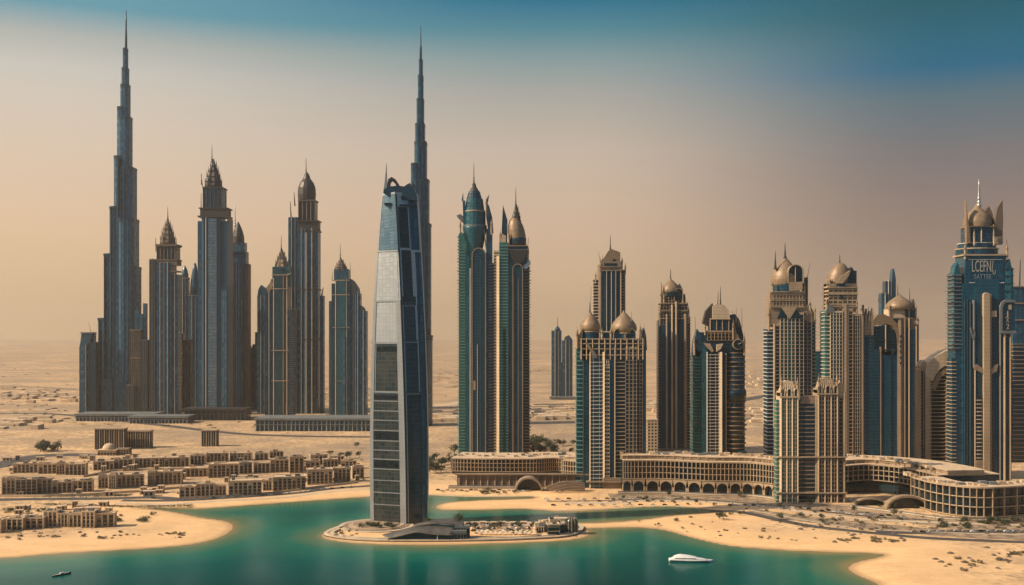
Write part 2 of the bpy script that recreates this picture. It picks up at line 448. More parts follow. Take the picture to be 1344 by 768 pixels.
X, Y = fan_grid(330, 30000, 620, 460, 0.72)
S = shore_dist(X, Y)
tag(grid_mesh('ground', X, Y, terrain_z(X, Y, S), S, SAND), 'pale sandy desert floor with beaches running out to the hazy horizon', 'ground', kind='structure')

# sea
m, nt, b = mat_new('lagoon_water')
geo = N(nt, 'ShaderNodeNewGeometry'); pos = geo.outputs['Position']
at = N(nt, 'ShaderNodeAttribute', attribute_name='shore')
w_big = noise(nt, vscale(nt, pos, (0.010, 0.004, 0)), 1.0, 4)
dd = math_n(nt, 'ADD', math_n(nt, 'MULTIPLY', at.outputs['Fac'], -1.0), math_n(nt, 'MULTIPLY', math_n(nt, 'SUBTRACT', w_big, 0.5), 40.0))
dn = N(nt, 'ShaderNodeMapRange'); nt.links.new(dd, dn.inputs['Value'])
dn.inputs['From Min'].default_value = 0; dn.inputs['From Max'].default_value = 150
c = ramp(nt, dn.outputs[0], [(0.0, (0.24, 0.20, 0.095)), (0.06, (0.10, 0.165, 0.090)), (0.22, (0.014, 0.135, 0.095)), (0.5, (0.0, 0.082, 0.068)), (1.0, (0.0, 0.042, 0.039))])
nt.links.new(c, b.inputs['Base Color'])
b.inputs['Roughness'].default_value = 0.13
b.inputs['IOR'].default_value = 1.33
b.inputs['Specular IOR Level'].default_value = 0.08
wind = noise(nt, vscale(nt, pos, (0.006, 0.014, 0)), 1.0, 3)
nt.links.new(maprange_n(nt, wind, 0.35, 0.65, 0.09, 0.22), b.inputs['Roughness'])
wv = noise(nt, vscale(nt, pos, (0.22, 0.35, 0.2)), 1.0, 5, 0.6)
bp = N(nt, 'ShaderNodeBump'); bp.inputs['Strength'].default_value = 0.22; bp.inputs['Distance'].default_value = 0.6
nt.links.new(wv, bp.inputs['Height']); nt.links.new(bp.outputs[0], b.inputs['Normal'])
WATER = m
X, Y = fan_grid(200, 1400, 300, 260, 0.8)
S = shore_dist(X, Y)
tag(grid_mesh('water', X, Y, np.zeros_like(X), S, WATER), 'calm teal green lagoon water, paler over the shallows', 'water', kind='structure')

# ------------------------------------------------------------------ air
bpy_box = MB().box(-24000, 24000, -400, 31000, -9.0, 905.0)
m = bpy.data.materials.new('dusty_air'); m.use_nodes = True
nt = m.node_tree; nt.nodes.clear()
vo = N(nt, 'ShaderNodeVolumePrincipled'); mo = N(nt, 'ShaderNodeOutputMaterial')
vo.inputs['Color'].default_value = (0.95, 0.87, 0.76, 1)
vo.inputs['Density'].default_value = 4.8e-5
vo.inputs['Anisotropy'].default_value = 0.7
nt.links.new(vo.outputs[0], mo.inputs['Volume'])
tag(bpy_box.build('haze', m), 'dusty warm haze filling the air over the desert', 'haze', kind='stuff')

# ------------------------------------------------------------------ tower kit (authored in photo pixels at the tower's own depth, scaled to metres)
TOWERS = {}
class Tower:
    def __init__(self, name, label, cx, base, cat='skyscraper', group=None, dep=None):
        self.cx, self.base = cx, base
        TOWERS[name] = self
        self.D = depth(base) if dep is None else dep
        self.s = self.D / F
        self.root = empty(name, ((cx - 672) * self.s, self.D, GZ if dep is None else GZ), label, cat, group)
        self.floor = max(4.0 / self.s, 2.4)
        if dep is not None:      # base row that the ground has at this depth
            self.base = HORIZON + (CAM_H - GZ) * F / dep
    def x(self, px): return px - self.cx
    def z(self, py): return self.base - py
    def put(self, mb, name, mat, parent=None): return mb.build(name, mat, parent or self.root, self.s)
    # bays -------------------------------------------------------------
    def glass(self, x0, x1, top, y=0, d=20, bot=None, mat='navy', name='glass_bay', cap=None):
        z0 = -2.5 if bot is None else self.z(bot)
        o = self.put(MB().box(self.x(x0), self.x(x1), y, d, z0, self.z(top)), name, mat)
        if cap: self.put(MB().box(self.x(x0) - .2, self.x(x1) + .2, y - .5, d, self.z(top) + .003, self.z(top) + .9), 'parapet', cap)
        return o
    def pier(self, x0, x1, top, y=-0.8, d=20, bot=None, mat='stone', name='pier', round_top=False):
        z0 = -2.5 if bot is None else self.z(bot)
        if round_top:
            r = (x1 - x0) / 2; xc = self.x((x0 + x1) / 2); zt = self.z(top) - r
            prof = [(xc - r, z0), (xc + r, z0)] + [(xc + r * math.cos(a), zt + r * math.sin(a)) for a in [i * math.pi / 8 for i in range(9)]]
            return self.put(MB().extrude(prof, y, d), name, mat)
        w = x1 - x0; q = min(.55 * w, 1.3); X0, X1 = self.x(x0), self.x(x1)  # nose bevelled to the left, shaped to give lit and dark relief
        return self.put(MB().prism([(X0, y + q), (X0 + w * .62, y), (X1, y + q * .45), (X1, d), (X0, d)], z0, self.z(top)), name, mat)
    def facet(self, x0, x1, top, y0, y1, d=18, mat='cream', name='sun_angled_pier'):  # wedge added facing the sun side so the strip comes out brighter
        X0, X1 = self.x(x0), self.x(x1)
        return self.put(MB().prism([(X0, y0), (X1, y1), (X1, d), (X0, d)], -2.5, self.z(top)), name, mat)
    def balc(self, x0, x1, top, y=0, d=20, bot=None, core='black', slab='stone', thick=0.2, inset=1.6, out=0.0, name='balcony_stack', posts=0, jag=0.0, every=1.0):
        """dark recessed glazing with a balcony slab and parapet on every floor"""
        z0 = -2.5 if bot is None else self.z(bot); z1 = self.z(top)
        self.put(MB().box(self.x(x0) + .12, self.x(x1) - .12, y + inset, d - .15, z0, z1 - .1), 'window_bay', core)
        mb = MB(); st = self.floor * every; k = 0; zz = max(z0, 0) + st * .5
        while zz < z1 - st * .3:
            j = jag * (0.5 + 0.5 * math.sin(k * 1.7)) + (jag * .6 if k % 3 == 0 else 0)
            mb.box(self.x(x0) - (out + j if out > 0 else 0), self.x(x1) + (-out + j if out < 0 else 0), y - 0.05, d, zz, zz + st * thick)
            zz += st; k += 1
        for i in range(posts):
            xp = self.x(x0) + (i + 0.5) * (x1 - x0) / posts
            mb.box(xp - .22, xp + .22, y + .25, y + inset + .1, max(z0, 0), z1 - .3)
        return self.put(mb, name, slab)
    def windows(self, x0, x1, top, y=0, d=20, bot=None, cols=3, core='black', stone='stone', thick=0.2, cw=0.18, inset=1.5, name='window_grid'):
        """stone wall pierced by rows of deep windows"""
        z0 = -2.5 if bot is None else self.z(bot); z1 = self.z(top)
        self.put(MB().box(self.x(x0) + .1, self.x(x1) - .1, y + inset, d - .1, z0, z1 - .1), 'window_bay', core)
        mb = MB(); st = self.floor; zz = max(z0, 0)
        while zz < z1 - st * .4:
            mb.box(self.x(x0), self.x(x1), y, d, zz, min(zz + st * thick * .85, z1)); zz += st
        mb.box(self.x(x0), self.x(x1), y - .003, d, z1 - st * .5, z1)
        w = (x1 - x0) / cols
        for i in range(cols + 1):
            xp = self.x(x0) + i * w
            cw_ = cw * .85; a, b_ = max(xp - w * cw_ / 2, self.x(x0)), min(xp + w * cw_ / 2, self.x(x1))
            mb.box(a, b_, y - .12, d - .2, z0, z1 - .05)
        return self.put(mb, name, stone)
    def cyl(self, xc, r, top, bot=None, y=None, mat='navy', name='drum', seg=28, sy=1.0, rt=None):
        z0 = -2.5 if bot is None else self.z(bot)
        yc = r * sy if y is None else y
        return self.put(MB().lathe([(r, z0), (rt or r, self.z(top))], self.x(xc), yc, 18, sy, False), name, mat)
    def rib_cyl(self, xc, r, top, bot=None, y=None, core='navy', slab='stone', name='balcony_ring', sy=1.0, thick=.3, prof=None, every=1.0):
        """round tower with a slab ring on every floor"""
        z0 = -2.5 if bot is None else self.z(bot); z1 = self.z(top); yc = r * sy if y is None else y
        self.put(MB().lathe([(r * .94, z0), (r * .94, z1)], self.x(xc), yc, 28, sy), 'window_bay', core)
        mb = MB(); zz = max(z0, 0) + self.floor * .4; st = self.floor * every
        while zz < z1 - st * .3:
            k = prof(zz) if prof else 1.0
            mb.lathe([(r * k, zz), (r * k, zz + st * thick)], self.x(xc), yc, 28, sy, False); zz += st
        return self.put(mb, name, slab)
    def bands(self, x0, x1, rows, y=-.6, d=20, th=1.0, mat='stone', name='cornice', out=.6):
        for r in rows:
            self.put(MB().box(self.x(x0) - out, self.x(x1) + out, y, d + out, self.z(r) - th / 2, self.z(r) + th / 2), name, mat)
    def spire(self, xc, top, bot, r=0.8, y=8, mat='darkmetal', bulbs=2, name='spire'):
        r *= 1.25
        z0, z1 = self.z(bot), self.z(top); h = z1 - z0
        prof = [(r * 1.5, z0 - 1), (r * 1.5, z0 + h * .04), (r, z0 + h * .08)]
        for k in range(bulbs):
            q = z0 + h * (.14 + .13 * k); a = r * (1.5 - .35 * k)
            prof += [(r * .8, q - h * .04), (a, q), (r * .65, q + h * .04)]
        prof += [(r * .55, z0 + h * .5), (r * .42, z0 + h * .75), (r * .2, z1)]
        return self.put(MB().lathe(prof, self.x(xc), y, 10), name, mat)
    def rod(self, x0, py0, x1, py1, r=.35, y0=2, y1=None, mat='darkmetal', name='mast', r1=None):
        return self.put(MB().rod((self.x(x0), y0, self.z(py0)), (self.x(x1), y0 if y1 is None else y1, self.z(py1)), r, r * .4 if r1 is None else r1), name, mat)
    def onion(self, xc, r, top, bot, y=None, mat='gold', name='dome', bulge=1.07, lean=0.0, sy=1.0, pointed=True):
        z0, z1 = self.z(bot), self.z(top); h = z1 - z0; yc = r if y is None else y
        if pointed: pr = [(.96, 0), (bulge * .99, .10), (bulge, .20), (bulge * .96, .32), (.88, .45), (.70, .58), (.48, .70), (.28, .81), (.13, .90), (.03, 1.0)]
        else: pr = [(1, 0), (1, .2), (.95, .42), (.84, .62), (.66, .79), (.42, .92), (.18, .985), (.03, 1.0)]
        # interpolate for a smooth silhouette
        fine = []
        for i in range(len(pr) - 1):
            for k in range(3):
                t = k / 3; fine.append((pr[i][0] * (1 - t) + pr[i + 1][0] * t, pr[i][1] * (1 - t) + pr[i + 1][1] * t))
        fine.append(pr[-1])
        return self.put(MB().lathe([(r * a, z0 + h * q) for a, q in fine], self.x(xc), yc, 32, sy, True, lean), name, mat)
    def arch(self, x0, x1, top, bot, y, d, mat='stone', t=.9, glass=None, gy=None, pointed=False, name='arch'):
        """an arched frame with glazing set back inside it"""
        xc, r = self.x((x0 + x1) / 2), (x1 - x0) / 2
        zb, zt = self.z(bot), self.z(top); zs = zt - r * (1.25 if pointed else 1)
        def outline(rr, k):
            hh = zt - zs - (r - rr)
            return [(xc + rr * math.cos(a), zs + hh * (math.sin(a) if not pointed else math.sin(a) ** .8)) for a in [math.pi * i / 14 for i in range(15)]]
        o_, i_ = outline(r, 0), outline(r - t, 1)
        o_ = [(xc + r, zb)] + o_ + [(xc - r, zb)]; i_ = [(xc + r - t, zb)] + i_ + [(xc - r + t, zb)]
        mb = MB(); n = len(o_)
        vs_ = [(x, y, z) for x, z in o_] + [(x, y, z) for x, z in i_] + [(x, y + d, z) for x, z in o_] + [(x, y + d, z) for x, z in i_]
        fs_ = []
        for k in range(n - 1):
            fs_ += [(k, k + 1, n + k + 1, n + k), (2 * n + k + 1, 2 * n + k, 3 * n + k, 3 * n + k + 1), (k + 1, k, 2 * n + k, 2 * n + k + 1), (n + k, n + k + 1, 3 * n + k + 1, 3 * n + k)]
        fs_ += [(0, n, 3 * n, 2 * n), (n - 1, 3 * n - 1, 4 * n - 1, 2 * n - 1)]
        mb.add(vs_, fs_)
        o = self.put(mb, name, mat)
        if glass:
            g = MB(); g.extrude([(x * .999 + xc * .001, z) for x, z in i_], (y + d * .4) if gy is None else gy, y + d - .05)
            self.put(g, 'arched_window', glass)
        return o
    def slabpoly(self, pts, y0, y1, mat, name):
        """outline in photo pixels, with real thickness"""
        return self.put(MB().extrude([(self.x(a), self.z(b)) for a, b in pts], y0, y1), name, mat)
    def lobes(self, xc, yc, rings, mat, name='tube_setback', seg=20):
        for (r, top) in rings: self.put(MB().lathe([(r, -2.5), (r, self.z(top))], self.x(xc), yc, seg), name, mat)

def stepped(T, steps, mat, name, y0=0, d=26, cap='bluemetal', inset=.9):
    """steps: (x0, x1, top, y) tiers of rounded tubes"""
    for (x0, x1, top, y, dd) in steps:
        w = x1 - x0; c = min(w, dd - y) * .28
        X0, X1 = T.x(x0), T.x(x1)
        poly = [(X0 + c, y), (X1 - c, y), (X1 - c * .3, y + c * .3), (X1, y + c), (X1, dd - c), (X1 - c, dd), (X0 + c, dd), (X0, dd - c), (X0, y + c), (X0 + c * .3, y + c * .3)]
        z1 = T.z(top)
        T.put(MB().prism(poly, -2.5, z1), name, mat)
        if w > 4:
            T.put(MB().prism(poly, z1 - 5.0, z1 - .6, 1.04), 'mechanical_floor', cap)

# ================================================================== LEFT SKYLINE
def super_tall(T, steps, needle, mat, fins=True):
    stepped(T, steps, mat, 'tower_tier')
    mb = MB(); xc = T.x(needle[0]); prof = [(r, T.z(py)) for r, py in needle[1]]
    mb.lathe(prof, xc, needle[2], 12)
    T.put(mb, 'spire', 'bluemetal')
    if fins:
        for (x, top, y) in fins: T.put(MB().box(T.x(x) - .35, T.x(x) + .35, y - .9, y + 2, -2.5, T.z(top)), 'fin', 'bluemetal')

t = Tower('supertall_tower', 'tallest stepped steel-blue needle tower, at the far left behind a hazy desert plain', 159, 544)
super_tall(t, [(104.5, 116, 436, 10, 30), (122, 176, 417, 8, 40), (130.6, 168, 332, 5, 38), (150, 175.6, 349, 2, 36), (140, 164, 270, 3, 34), (152, 173.7, 286, 0, 32),
               (146, 164, 203, 4, 30), (155, 171.7, 218, 2, 28), (150.3, 160, 138, 6, 26), (152, 167, 151, 4, 24), (154.2, 164.6, 108, 7, 22), (155.7, 163.3, 86, 8, 20), (157.2, 162.4, 60, 9, 18)],
           (160.6, [(1.6, 66), (1.5, 45), (1.1, 36), (1.0, 24), (.5, 10)], 13.5), 'steel',
           [(127, 419, 8), (135, 334, 5), (139.5, 334, 5), (144.5, 272, 3), (149, 272, 3), (154.5, 205, 2), (158, 220, 2), (163, 220, 0), (168, 290, 0), (172.5, 352, 2), (133.5, 420, 7.5), (163, 352, 1.5)])
for x0, x1, top in ((133, 148, 497), (150.5, 167, 500)):
    t.glass(x0, x1, top, y=-1.5, d=4, mat='dusk', name='entrance_wing')
t = Tower('dark_slab_tower', 'squat dark tower with flared top against the left foot of the tallest needle tower', 113, 545)
t.glass(104, 112, 455, 0, 14, mat='dusk'); t.glass(116, 124.5, 449, 2, 16, mat='navy'); t.pier(112, 113.4, 452, -.6, 14, mat='greystone'); t.pier(113.4, 116, 455, .6, 14, mat='dusk')
t.slabpoly([(104, 455), (112, 455), (118, 449), (120, 438), (106.5, 436), (105.5, 446)], 1, 12, 'dusk', 'flared_top')
t.bands(105.5, 121, [437], 0, 13, 1.2, 'greystone', 'parapet'); t.rod(118, 438, 114, 422, .3, 5); t.bands(104, 111.5, [488], -.5, 6, 1.0, 'greystone')

def fine_tower(T, x0, x1, top, mats, y=0, d=18, piers='greystone', n=5, pw=.8):
    """shaft of vertical glazing strips between thin piers"""
    w = (x1 - x0) / n
    for i in range(n):
        a = x0 + i * w
        T.glass(a + (pw if i else 0), a + w, top, y + .4 * abs(i - (n - 1) / 2), d, mat=mats[i % len(mats)])
        if i:
            T.pier(a, a + pw, top, y - .5 + .4 * abs(i - n / 2), d, mat=piers)
            if i % 2: T.pier(a - .05, a + .32, top - 1, y - .95 + .4 * abs(i - n / 2), y + 3, mat='white', name='fin')  # added pale fins; bright edge highlights put into their colour

t = Tower('stone_hotel_tower', 'low stepped stone tower with a ribbed facade between the needle tower and the brown-crowned tower', 179, 546)
t.windows(166, 176, 505, 0, 12, cols=4, core='dusk', stone='greystone'); t.windows(170, 184, 433, 2, 14, cols=6, core='dusk', stone='tan'); t.windows(184, 193, 446, 1, 14, cols=4, core='dusk', stone='greystone')
t.glass(175, 180, 407, 5, 10, bot=434, mat='dusk'); t.glass(181, 186, 412, 4, 10, bot=434, mat='dusk'); t.glass(186, 190, 398, 5, 11, bot=447, mat='dusk'); t.rod(183, 412, 183, 394, .3, 6); t.rod(177, 407, 177, 400, .3, 7)
t.bands(170, 184, [433, 470], 1.4, 14.5, .9, 'tan')

def lattice_crown(T, xc, w, top, bot, yc, mat='darkmetal', n=6, tiers=5):
    """tapering ornate crown: ribbed bell with ragged pinnacles standing on its tiers"""
    z0, z1 = T.z(bot), T.z(top); h = z1 - z0; r = w / 2
    qs = [0, .10, .22, .36, .50, .62, .74, .84, .93, 1]; rs = [.90, .92, .86, .74, .58, .46, .30, .20, .12, .05]
    seg = 16
    rings = []
    for q, rr in zip(qs, rs):
        rings.append([(T.x(xc) + r * rr * (1.0 if i % 2 else .86) * math.cos(2 * math.pi * i / seg), yc + r * rr * (1.0 if i % 2 else .86) * math.sin(2 * math.pi * i / seg), z0 + h * q) for i in range(seg)])
    T.put(MB().loft(rings), 'crown', mat)
    for k in range(tiers):
        q = (k + .25) / tiers * .85
        rr = np.interp(q, qs, rs) * r
        T.put(MB().lathe([(rr * .98, z0 + h * q), (rr * 1.0, z0 + h * q + .6)], T.x(xc), yc, 16, 1, False), 'crown_ring', mat)
        pm = None
        for i in range(n):
            a = 2 * math.pi * (i + .5 * (k % 2)) / n
            if pm is None: pm = T.put(MB().rod((0, 0, 0), (0, 0, h * .2), .62, .06, 5), 'pinnacle', mat); o = pm
            else: o = pm.copy(); COL.objects.link(o); o.parent = T.root
            o.location = ((T.x(xc) + rr * math.cos(a)) * T.s, (yc + rr * math.sin(a)) * T.s, (z0 + h * q) * T.s)
            o.scale = (1, 1, .75 + .5 * ((i * 7 + k * 3) % 5) / 4)

def colonnade_drum(T, xc, w, top, bot, y, mat='brown', glass='black', n=4, name='belvedere'):
    x0, x1 = xc - w / 2, xc + w / 2
    T.glass(x0 + .5, x1 - .5, top + 1, y + 1, y + w, bot=bot, mat=glass, name=name)
    for i in range(n + 1):
        a = x0 + i * w / n
        T.pier(a - .55, a + .55, top, y, y + 1.6, bot=bot, mat=mat)
    T.bands(x0, x1, [top + .6, bot - .4], y - .3, y + w, 1.5, mat)

t = Tower('brown_crowned_tower', 'grey-brown skyscraper with dark ornate crown and slim mast right of the tallest needle tower', 214, 546)
fine_tower(t, 195.5, 205, 340, ['dusk', 'black'], 2, 20, 'greystone', 3); fine_tower(t, 205, 225, 345, ['steel', 'dusk'], 0, 22, 'brown', 4); fine_tower(t, 225, 232.5, 360, ['dusk'], 2, 20, 'greystone', 2)
t.glass(205, 232, 342, 1, 20, bot=348, mat='brown', name='attic'); t.bands(205, 232, [341, 356], .4, 20, 1.6, 'brown')
colonnade_drum(t, 217, 24, 322, 343, 2, 'brown', 'black', 5); t.bands(204, 231, [321.5], .8, 24, 2.2, 'brown')
lattice_crown(t, 216, 22, 285, 321, 13, 'brown', 8, 5); t.spire(216, 269, 287, .7, 13)
for x in (203.5, 230.5): t.rod(x, 330, x - .5, 312, .9, 4, mat='brown', name='pinnacle')
t.windows(196, 203.5, 340, -.5, 10, cols=2, core='dusk', stone='greystone', name='side_wing')

for i, (x0, x1, top, sh, lab) in enumerate(((236.5, 246, 348, 365, 'shorter of two thin hazy pointed towers behind the gap left of the blue glass tower'), (247.5, 260.5, 344, 388, 'taller bullet-topped thin hazy tower hugging the blue glass tower on its left'))):
    t = Tower('pointed_tower', lab, (x0 + x1) / 2, 536, group='thin pointed towers in the haze')
    w = (x1 - x0) / 2; xc = (x0 + x1) / 2
    fine_tower(t, x0, x1, sh, ['steel', 'dusk'], 0, 10, 'greystone', 3)
    t.put(MB().lathe([(w, t.z(sh)), (w * .92, t.z(sh - (sh - top) * .35)), (w * .62, t.z(sh - (sh - top) * .7)), (w * .25, t.z(top + 2)), (.05, t.z(top))], 0, w, 14), 'pointed_cap', 'dusk')
    t.bands(x0, x1, [sh], -.6, 9, 1.3, 'greystone')
t = Tower('hazy_block', 'low hazy grey block in the gap between the brown-crowned tower and the blue glass tower', 240, 541)
t.windows(232, 250, 446, 0, 10, cols=5, core='dusk', stone='greystone'); t.glass(236, 240, 438, 2, 8, bot=447, mat='dusk', name='plant_room')

t = Tower('blue_glass_tower', 'tall blue glass skyscraper with a bright central glass strip and dark ornate crown', 279, 550)
t.glass(258.5, 264.5, 290, 3, 26, mat='dusk'); t.glass(264.5, 267, 283, 1, 26, mat='bluesilver'); t.glass(267, 269.5, 283, 1.8, 26, mat='navy'); t.pier(269.5, 271, 283, -.4, 26, mat='brightmetal', name='fin')
t.glass(271, 273, 283, .9, 26, mat='navy'); t.balc(273, 284.5, 286, 0, 26, core='pale', slab='bluesilver', thick=.19, inset=.5); t.glass(284.5, 289, 283, 1.1, 26, mat='navy')
t.glass(289, 298, 290, 2.5, 26, mat='blue'); t.pier(297.6, 299, 286, 1.2, 26, mat='bluemetal', name='fin'); t.glass(290, 298, 380, .8, 8, mat='steel', name='side_wing')
t.bands(260, 298, [284], -.4, 26, 2, 'darkmetal'); t.glass(262, 297, 273, 2, 24, bot=283, mat='darkmetal', name='attic'); t.bands(261, 298, [273], 1, 25, 1.4, 'darkmetal')
colonnade_drum(t, 278, 25, 245, 273, 3, 'darkmetal', 'dusk', 5); lattice_crown(t, 276, 25, 206, 246, 15, 'darkmetal', 8, 5); t.spire(274, 187, 210, .7, 15)
for x, a, b_ in ((262.5, 280, 253), (295, 280, 253), (263, 242, 228)): t.rod(x, a, x, b_, .8, 5, name='pinnacle')
t.rod(265, 250, 262, 227, .6, 6, name='pinnacle')

t = Tower('slate_tower', 'slate-coloured tower with peaked dark cap close behind the blue glass tower', 312, 544, dep=2230)
fine_tower(t, 298, 319, 345, ['dusk', 'steel'], 0, 20, 'greystone', 5); t.glass(318, 325, 346, 3, 18, mat='brown'); t.glass(300, 322, 330, 2, 18, bot=346, mat='dusk'); t.glass(302, 320, 318, 3, 17, bot=331, mat='steel')
t.put(MB().lathe([(8.4, t.z(319)), (8, t.z(310)), (6, t.z(302)), (3, t.z(295)), (.6, t.z(290))], t.x(310), 10, 12, 1, False), 'peaked_cap', 'darkmetal'); t.spire(306, 266, 296, .7, 10, mat='brightmetal')
t.bands(299, 321, [346, 331, 430], -.4, 18, 1.4, 'darkmetal'); t.rod(318.5, 330, 318.5, 318, .7, 4)

t = Tower('grey_block', 'short grey block with balcony ribs left of the teal-striped tower', 331, 538)
t.balc(322, 331, 456, 0, 12, core='dusk', slab='greystone'); t.glass(331, 340, 452, 1, 12, mat='dusk'); t.glass(334, 338.5, 436, 3, 10, bot=453, mat='dusk', name='plant_room'); t.bands(322, 331, [455], -.4, 12, 1, 'greystone')
t = Tower('grey_block', 'taller grey slab tucked behind the left edge of the teal-striped tower', 344, 542)
fine_tower(t, 337.5, 352, 388, ['dusk', 'steel'], 0, 12, 'greystone', 3); t.slabpoly([(337.5, 388), (352, 388), (350, 380), (342, 374), (338.5, 380)], 2, 10, 'dusk', 'raked_roof')

t = Tower('teal_striped_tower', 'teal-striped tower with small ornate crown in front of the tall slate tower', 366, 549)
t.glass(347, 352, 384, 3, 20, mat='dusk'); t.pier(352, 354, 375, 0, 20, mat='greystone'); t.glass(354, 358.5, 372, 1.5, 20, mat='navy'); t.pier(358.5, 359.8, 366, -.5, 20, mat='stone')
t.balc(359.8, 370.5, 350, 0, 20, core='teal', slab='teal', thick=.3, inset=.6); t.pier(370.5, 373, 362, -.4, 20, mat='brown'); t.glass(373, 376, 362, .8, 20, mat='teal'); t.pier(376, 377.2, 362, -.3, 20, mat='stone'); t.balc(377, 384, 408, .4, 20, core='dusk', slab='greystone')
t.glass(357, 380, 350, 2, 18, bot=376, mat='teal', name='attic'); t.bands(357, 378, [379, 361, 460, 500], -.6, 18, 1, 'stone'); t.rod(357, 366, 382, 359, .5, 1.5, r1=.5, mat='stone', name='raking_beam')
lattice_crown(t, 368, 20, 326, 352, 10, 'tan', 7, 4); t.spire(367, 308, 328, .6, 10)
t.slabpoly([(353, 384), (359, 374), (356, 366), (354, 372), (349, 378)], 0, 5, 'tan', 'shell_ornament')

t = Tower('tall_slate_tower', 'tall slate tower with colonnaded belvedere and dark bulbous crown left of the steel twin cluster', 398, 547, dep=2150)
fine_tower(t, 378, 391, 285, ['dusk', 'navy'], 1, 22, 'greystone', 3); fine_tower(t, 391, 404, 300, ['dusk', 'steel'], 0, 22, 'greystone', 3, 1.2); fine_tower(t, 404, 417, 300, ['steel', 'dusk'], 1, 22, 'greystone', 3)
t.pier(400.5, 404, 305, -1.2, 10, mat='greystone'); t.pier(409, 410, 300, -.7, 10, mat='stone'); t.glass(390, 417, 290, 1, 20, bot=302, mat='darkmetal', name='attic'); t.bands(390, 418, [303, 290, 380, 446], -.6, 20, 1.6, 'darkmetal')
colonnade_drum(t, 402, 22, 262, 290, 3, 'brown', 'black', 4)
t.put(MB().lathe([(11.5, t.z(261)), (12.2, t.z(254)), (11.6, t.z(245)), (9, t.z(238)), (5, t.z(233)), (3.5, t.z(228)), (1, t.z(224))], t.x(400), 14, 14, 1, False), 'bulb_crown', 'darkmetal')
lattice_crown(t, 400, 16, 224, 245, 14, 'darkmetal', 7, 3); t.spire(399, 205, 227, .7, 14)
for x, a, b_ in ((381, 285, 264), (386, 270, 252), (413.5, 292, 264), (412, 268, 258)): t.rod(x, a, x - 1, b_, 1.0, 5, name='pinnacle')
t.glass(419, 424, 388, 4, 14, mat='dusk', name='side_wing'); t.rod(421, 388, 423, 377, 1.2, 7, name='pinnacle'); t.balc(380, 390, 405, -.6, 8, core='dusk', slab='greystone', thick=.3)

t = Tower('steel_cluster_tower', 'grey twin-shaft tower with gold-lit crown and stepped right wing, left of the silver tower', 452, 549)
t.balc(431, 435, 395, 2, 18, core='dusk', slab='greystone'); t.glass(435, 440, 372, 1, 20, mat='navy'); t.pier(440, 441.2, 368, -.5, 20, mat='stone'); t.glass(441, 454, 365, 0, 20, mat='teal'); t.pier(454, 456, 365, -.6, 20, mat='greystone'); t.glass(456, 460, 366, 1, 20, mat='dusk')
fine_tower(t, 460, 472, 385, ['dusk', 'steel'], 2, 20, 'greystone', 4); fine_tower(t, 472, 480.5, 408, ['steel'], 3, 18, 'greystone', 2)
t.slabpoly([(460, 386), (472.5, 392), (470, 378), (464, 369), (460, 366)], 3, 14, 'greystone', 'curved_shoulder'); t.slabpoly([(472, 410), (480, 412), (477, 404), (472, 400)], 4, 14, 'greystone', 'curved_shoulder')
t.glass(438, 457, 353, 2, 18, bot=368, mat='dusk', name='attic'); t.bands(437, 458, [368, 387, 430], -.4, 18, 1.1, 'stone'); t.bands(441, 454, [430, 500], -.9, 4, 1, 'greystone')
lattice_crown(t, 446, 19, 338, 356, 10, 'brown', 7, 4); t.spire(445, 319, 341, .6, 10); t.rod(459, 366, 459, 344, .5, 5); t.rod(435, 368, 436, 356, .8, 4, mat='stone', name='pinnacle')
t.glass(449, 453, 442, -.8, 4, mat='steel', name='bay_window')

# podiums of the left group
def podium_block(label, x0, x1, top, base, mats, n, name='podium', d=40, cols=True):
    T = Tower(name, label, (x0 + x1) / 2, base, 'podium', 'podiums of the desert skyline')
    T.glass(x0 + 1, x1 - 1, top + 2, 1.5, d, mat=mats[0], name='glass_wall')
    T.bands(x0, x1, [top + 1.5], -1, d, 2.6, mats[1], 'roof_slab')
    T.bands(x0, x1, [(top + base) / 2], -.2, d - 1, 1.2, mats[1], 'floor_slab')
    if cols:
        for i in range(n + 1):
            a = x0 + 1 + i * (x1 - x0 - 2.5) / n
            T.pier(a, a + 1.3 + (1.0 if i % 4 == 0 else 0), top + 3, -.5, 2, mat=mats[1], name='column')
    return T
podium_block('long low grey podium at the foot of the tallest needle tower', 98, 202, 543, 553, ('dusk', 'greystone'), 22)
podium_block('low layered podium under the brown-crowned tower', 168, 246, 546, 556, ('dusk', 'greystone'), 16, d=34)
podium_block('dark podium under the blue glass tower', 240, 323, 536, 552, ('navy', 'darkmetal'), 14, d=30)
podium_block('wide grey colonnaded podium under the teal-striped and twin-shaft towers', 334, 487, 549, 566, ('dusk', 'greystone'), 26, d=60)

# second supertall, behind the silver tower
t = Tower('supertall_tower', 'second dark teal needle tower, rising directly behind the silver island tower', 551, 560)
super_tall(t, [(520, 565.6, 440, 8, 40), (526, 564.2, 292, 4, 36), (538.5, 562, 234, 2, 32), (538.7, 548, 213, 3, 20), (543, 559, 184, 4, 28), (543.9, 556.4, 160, 6, 26),
               (545.8, 555.2, 127, 7, 24), (547.5, 554.4, 96, 8, 22), (548.8, 553.6, 75, 9, 20)],
           (551, [(1.7, 82), (1.5, 58), (.9, 55), (.7, 42), (.35, 30)], 14.5), 'dusk', [(541, 240, 2), (546, 236, 2), (552, 236, 2), (557, 236, 2), (561, 296, 4), (550, 186, 4), (548, 162, 6)])
t.rod(563, 442, 564, 430, .9, 10, name='mast'); t.bands(562, 566.5, [441, 446], 6, 20, 1.5, 'greystone', 'parapet')

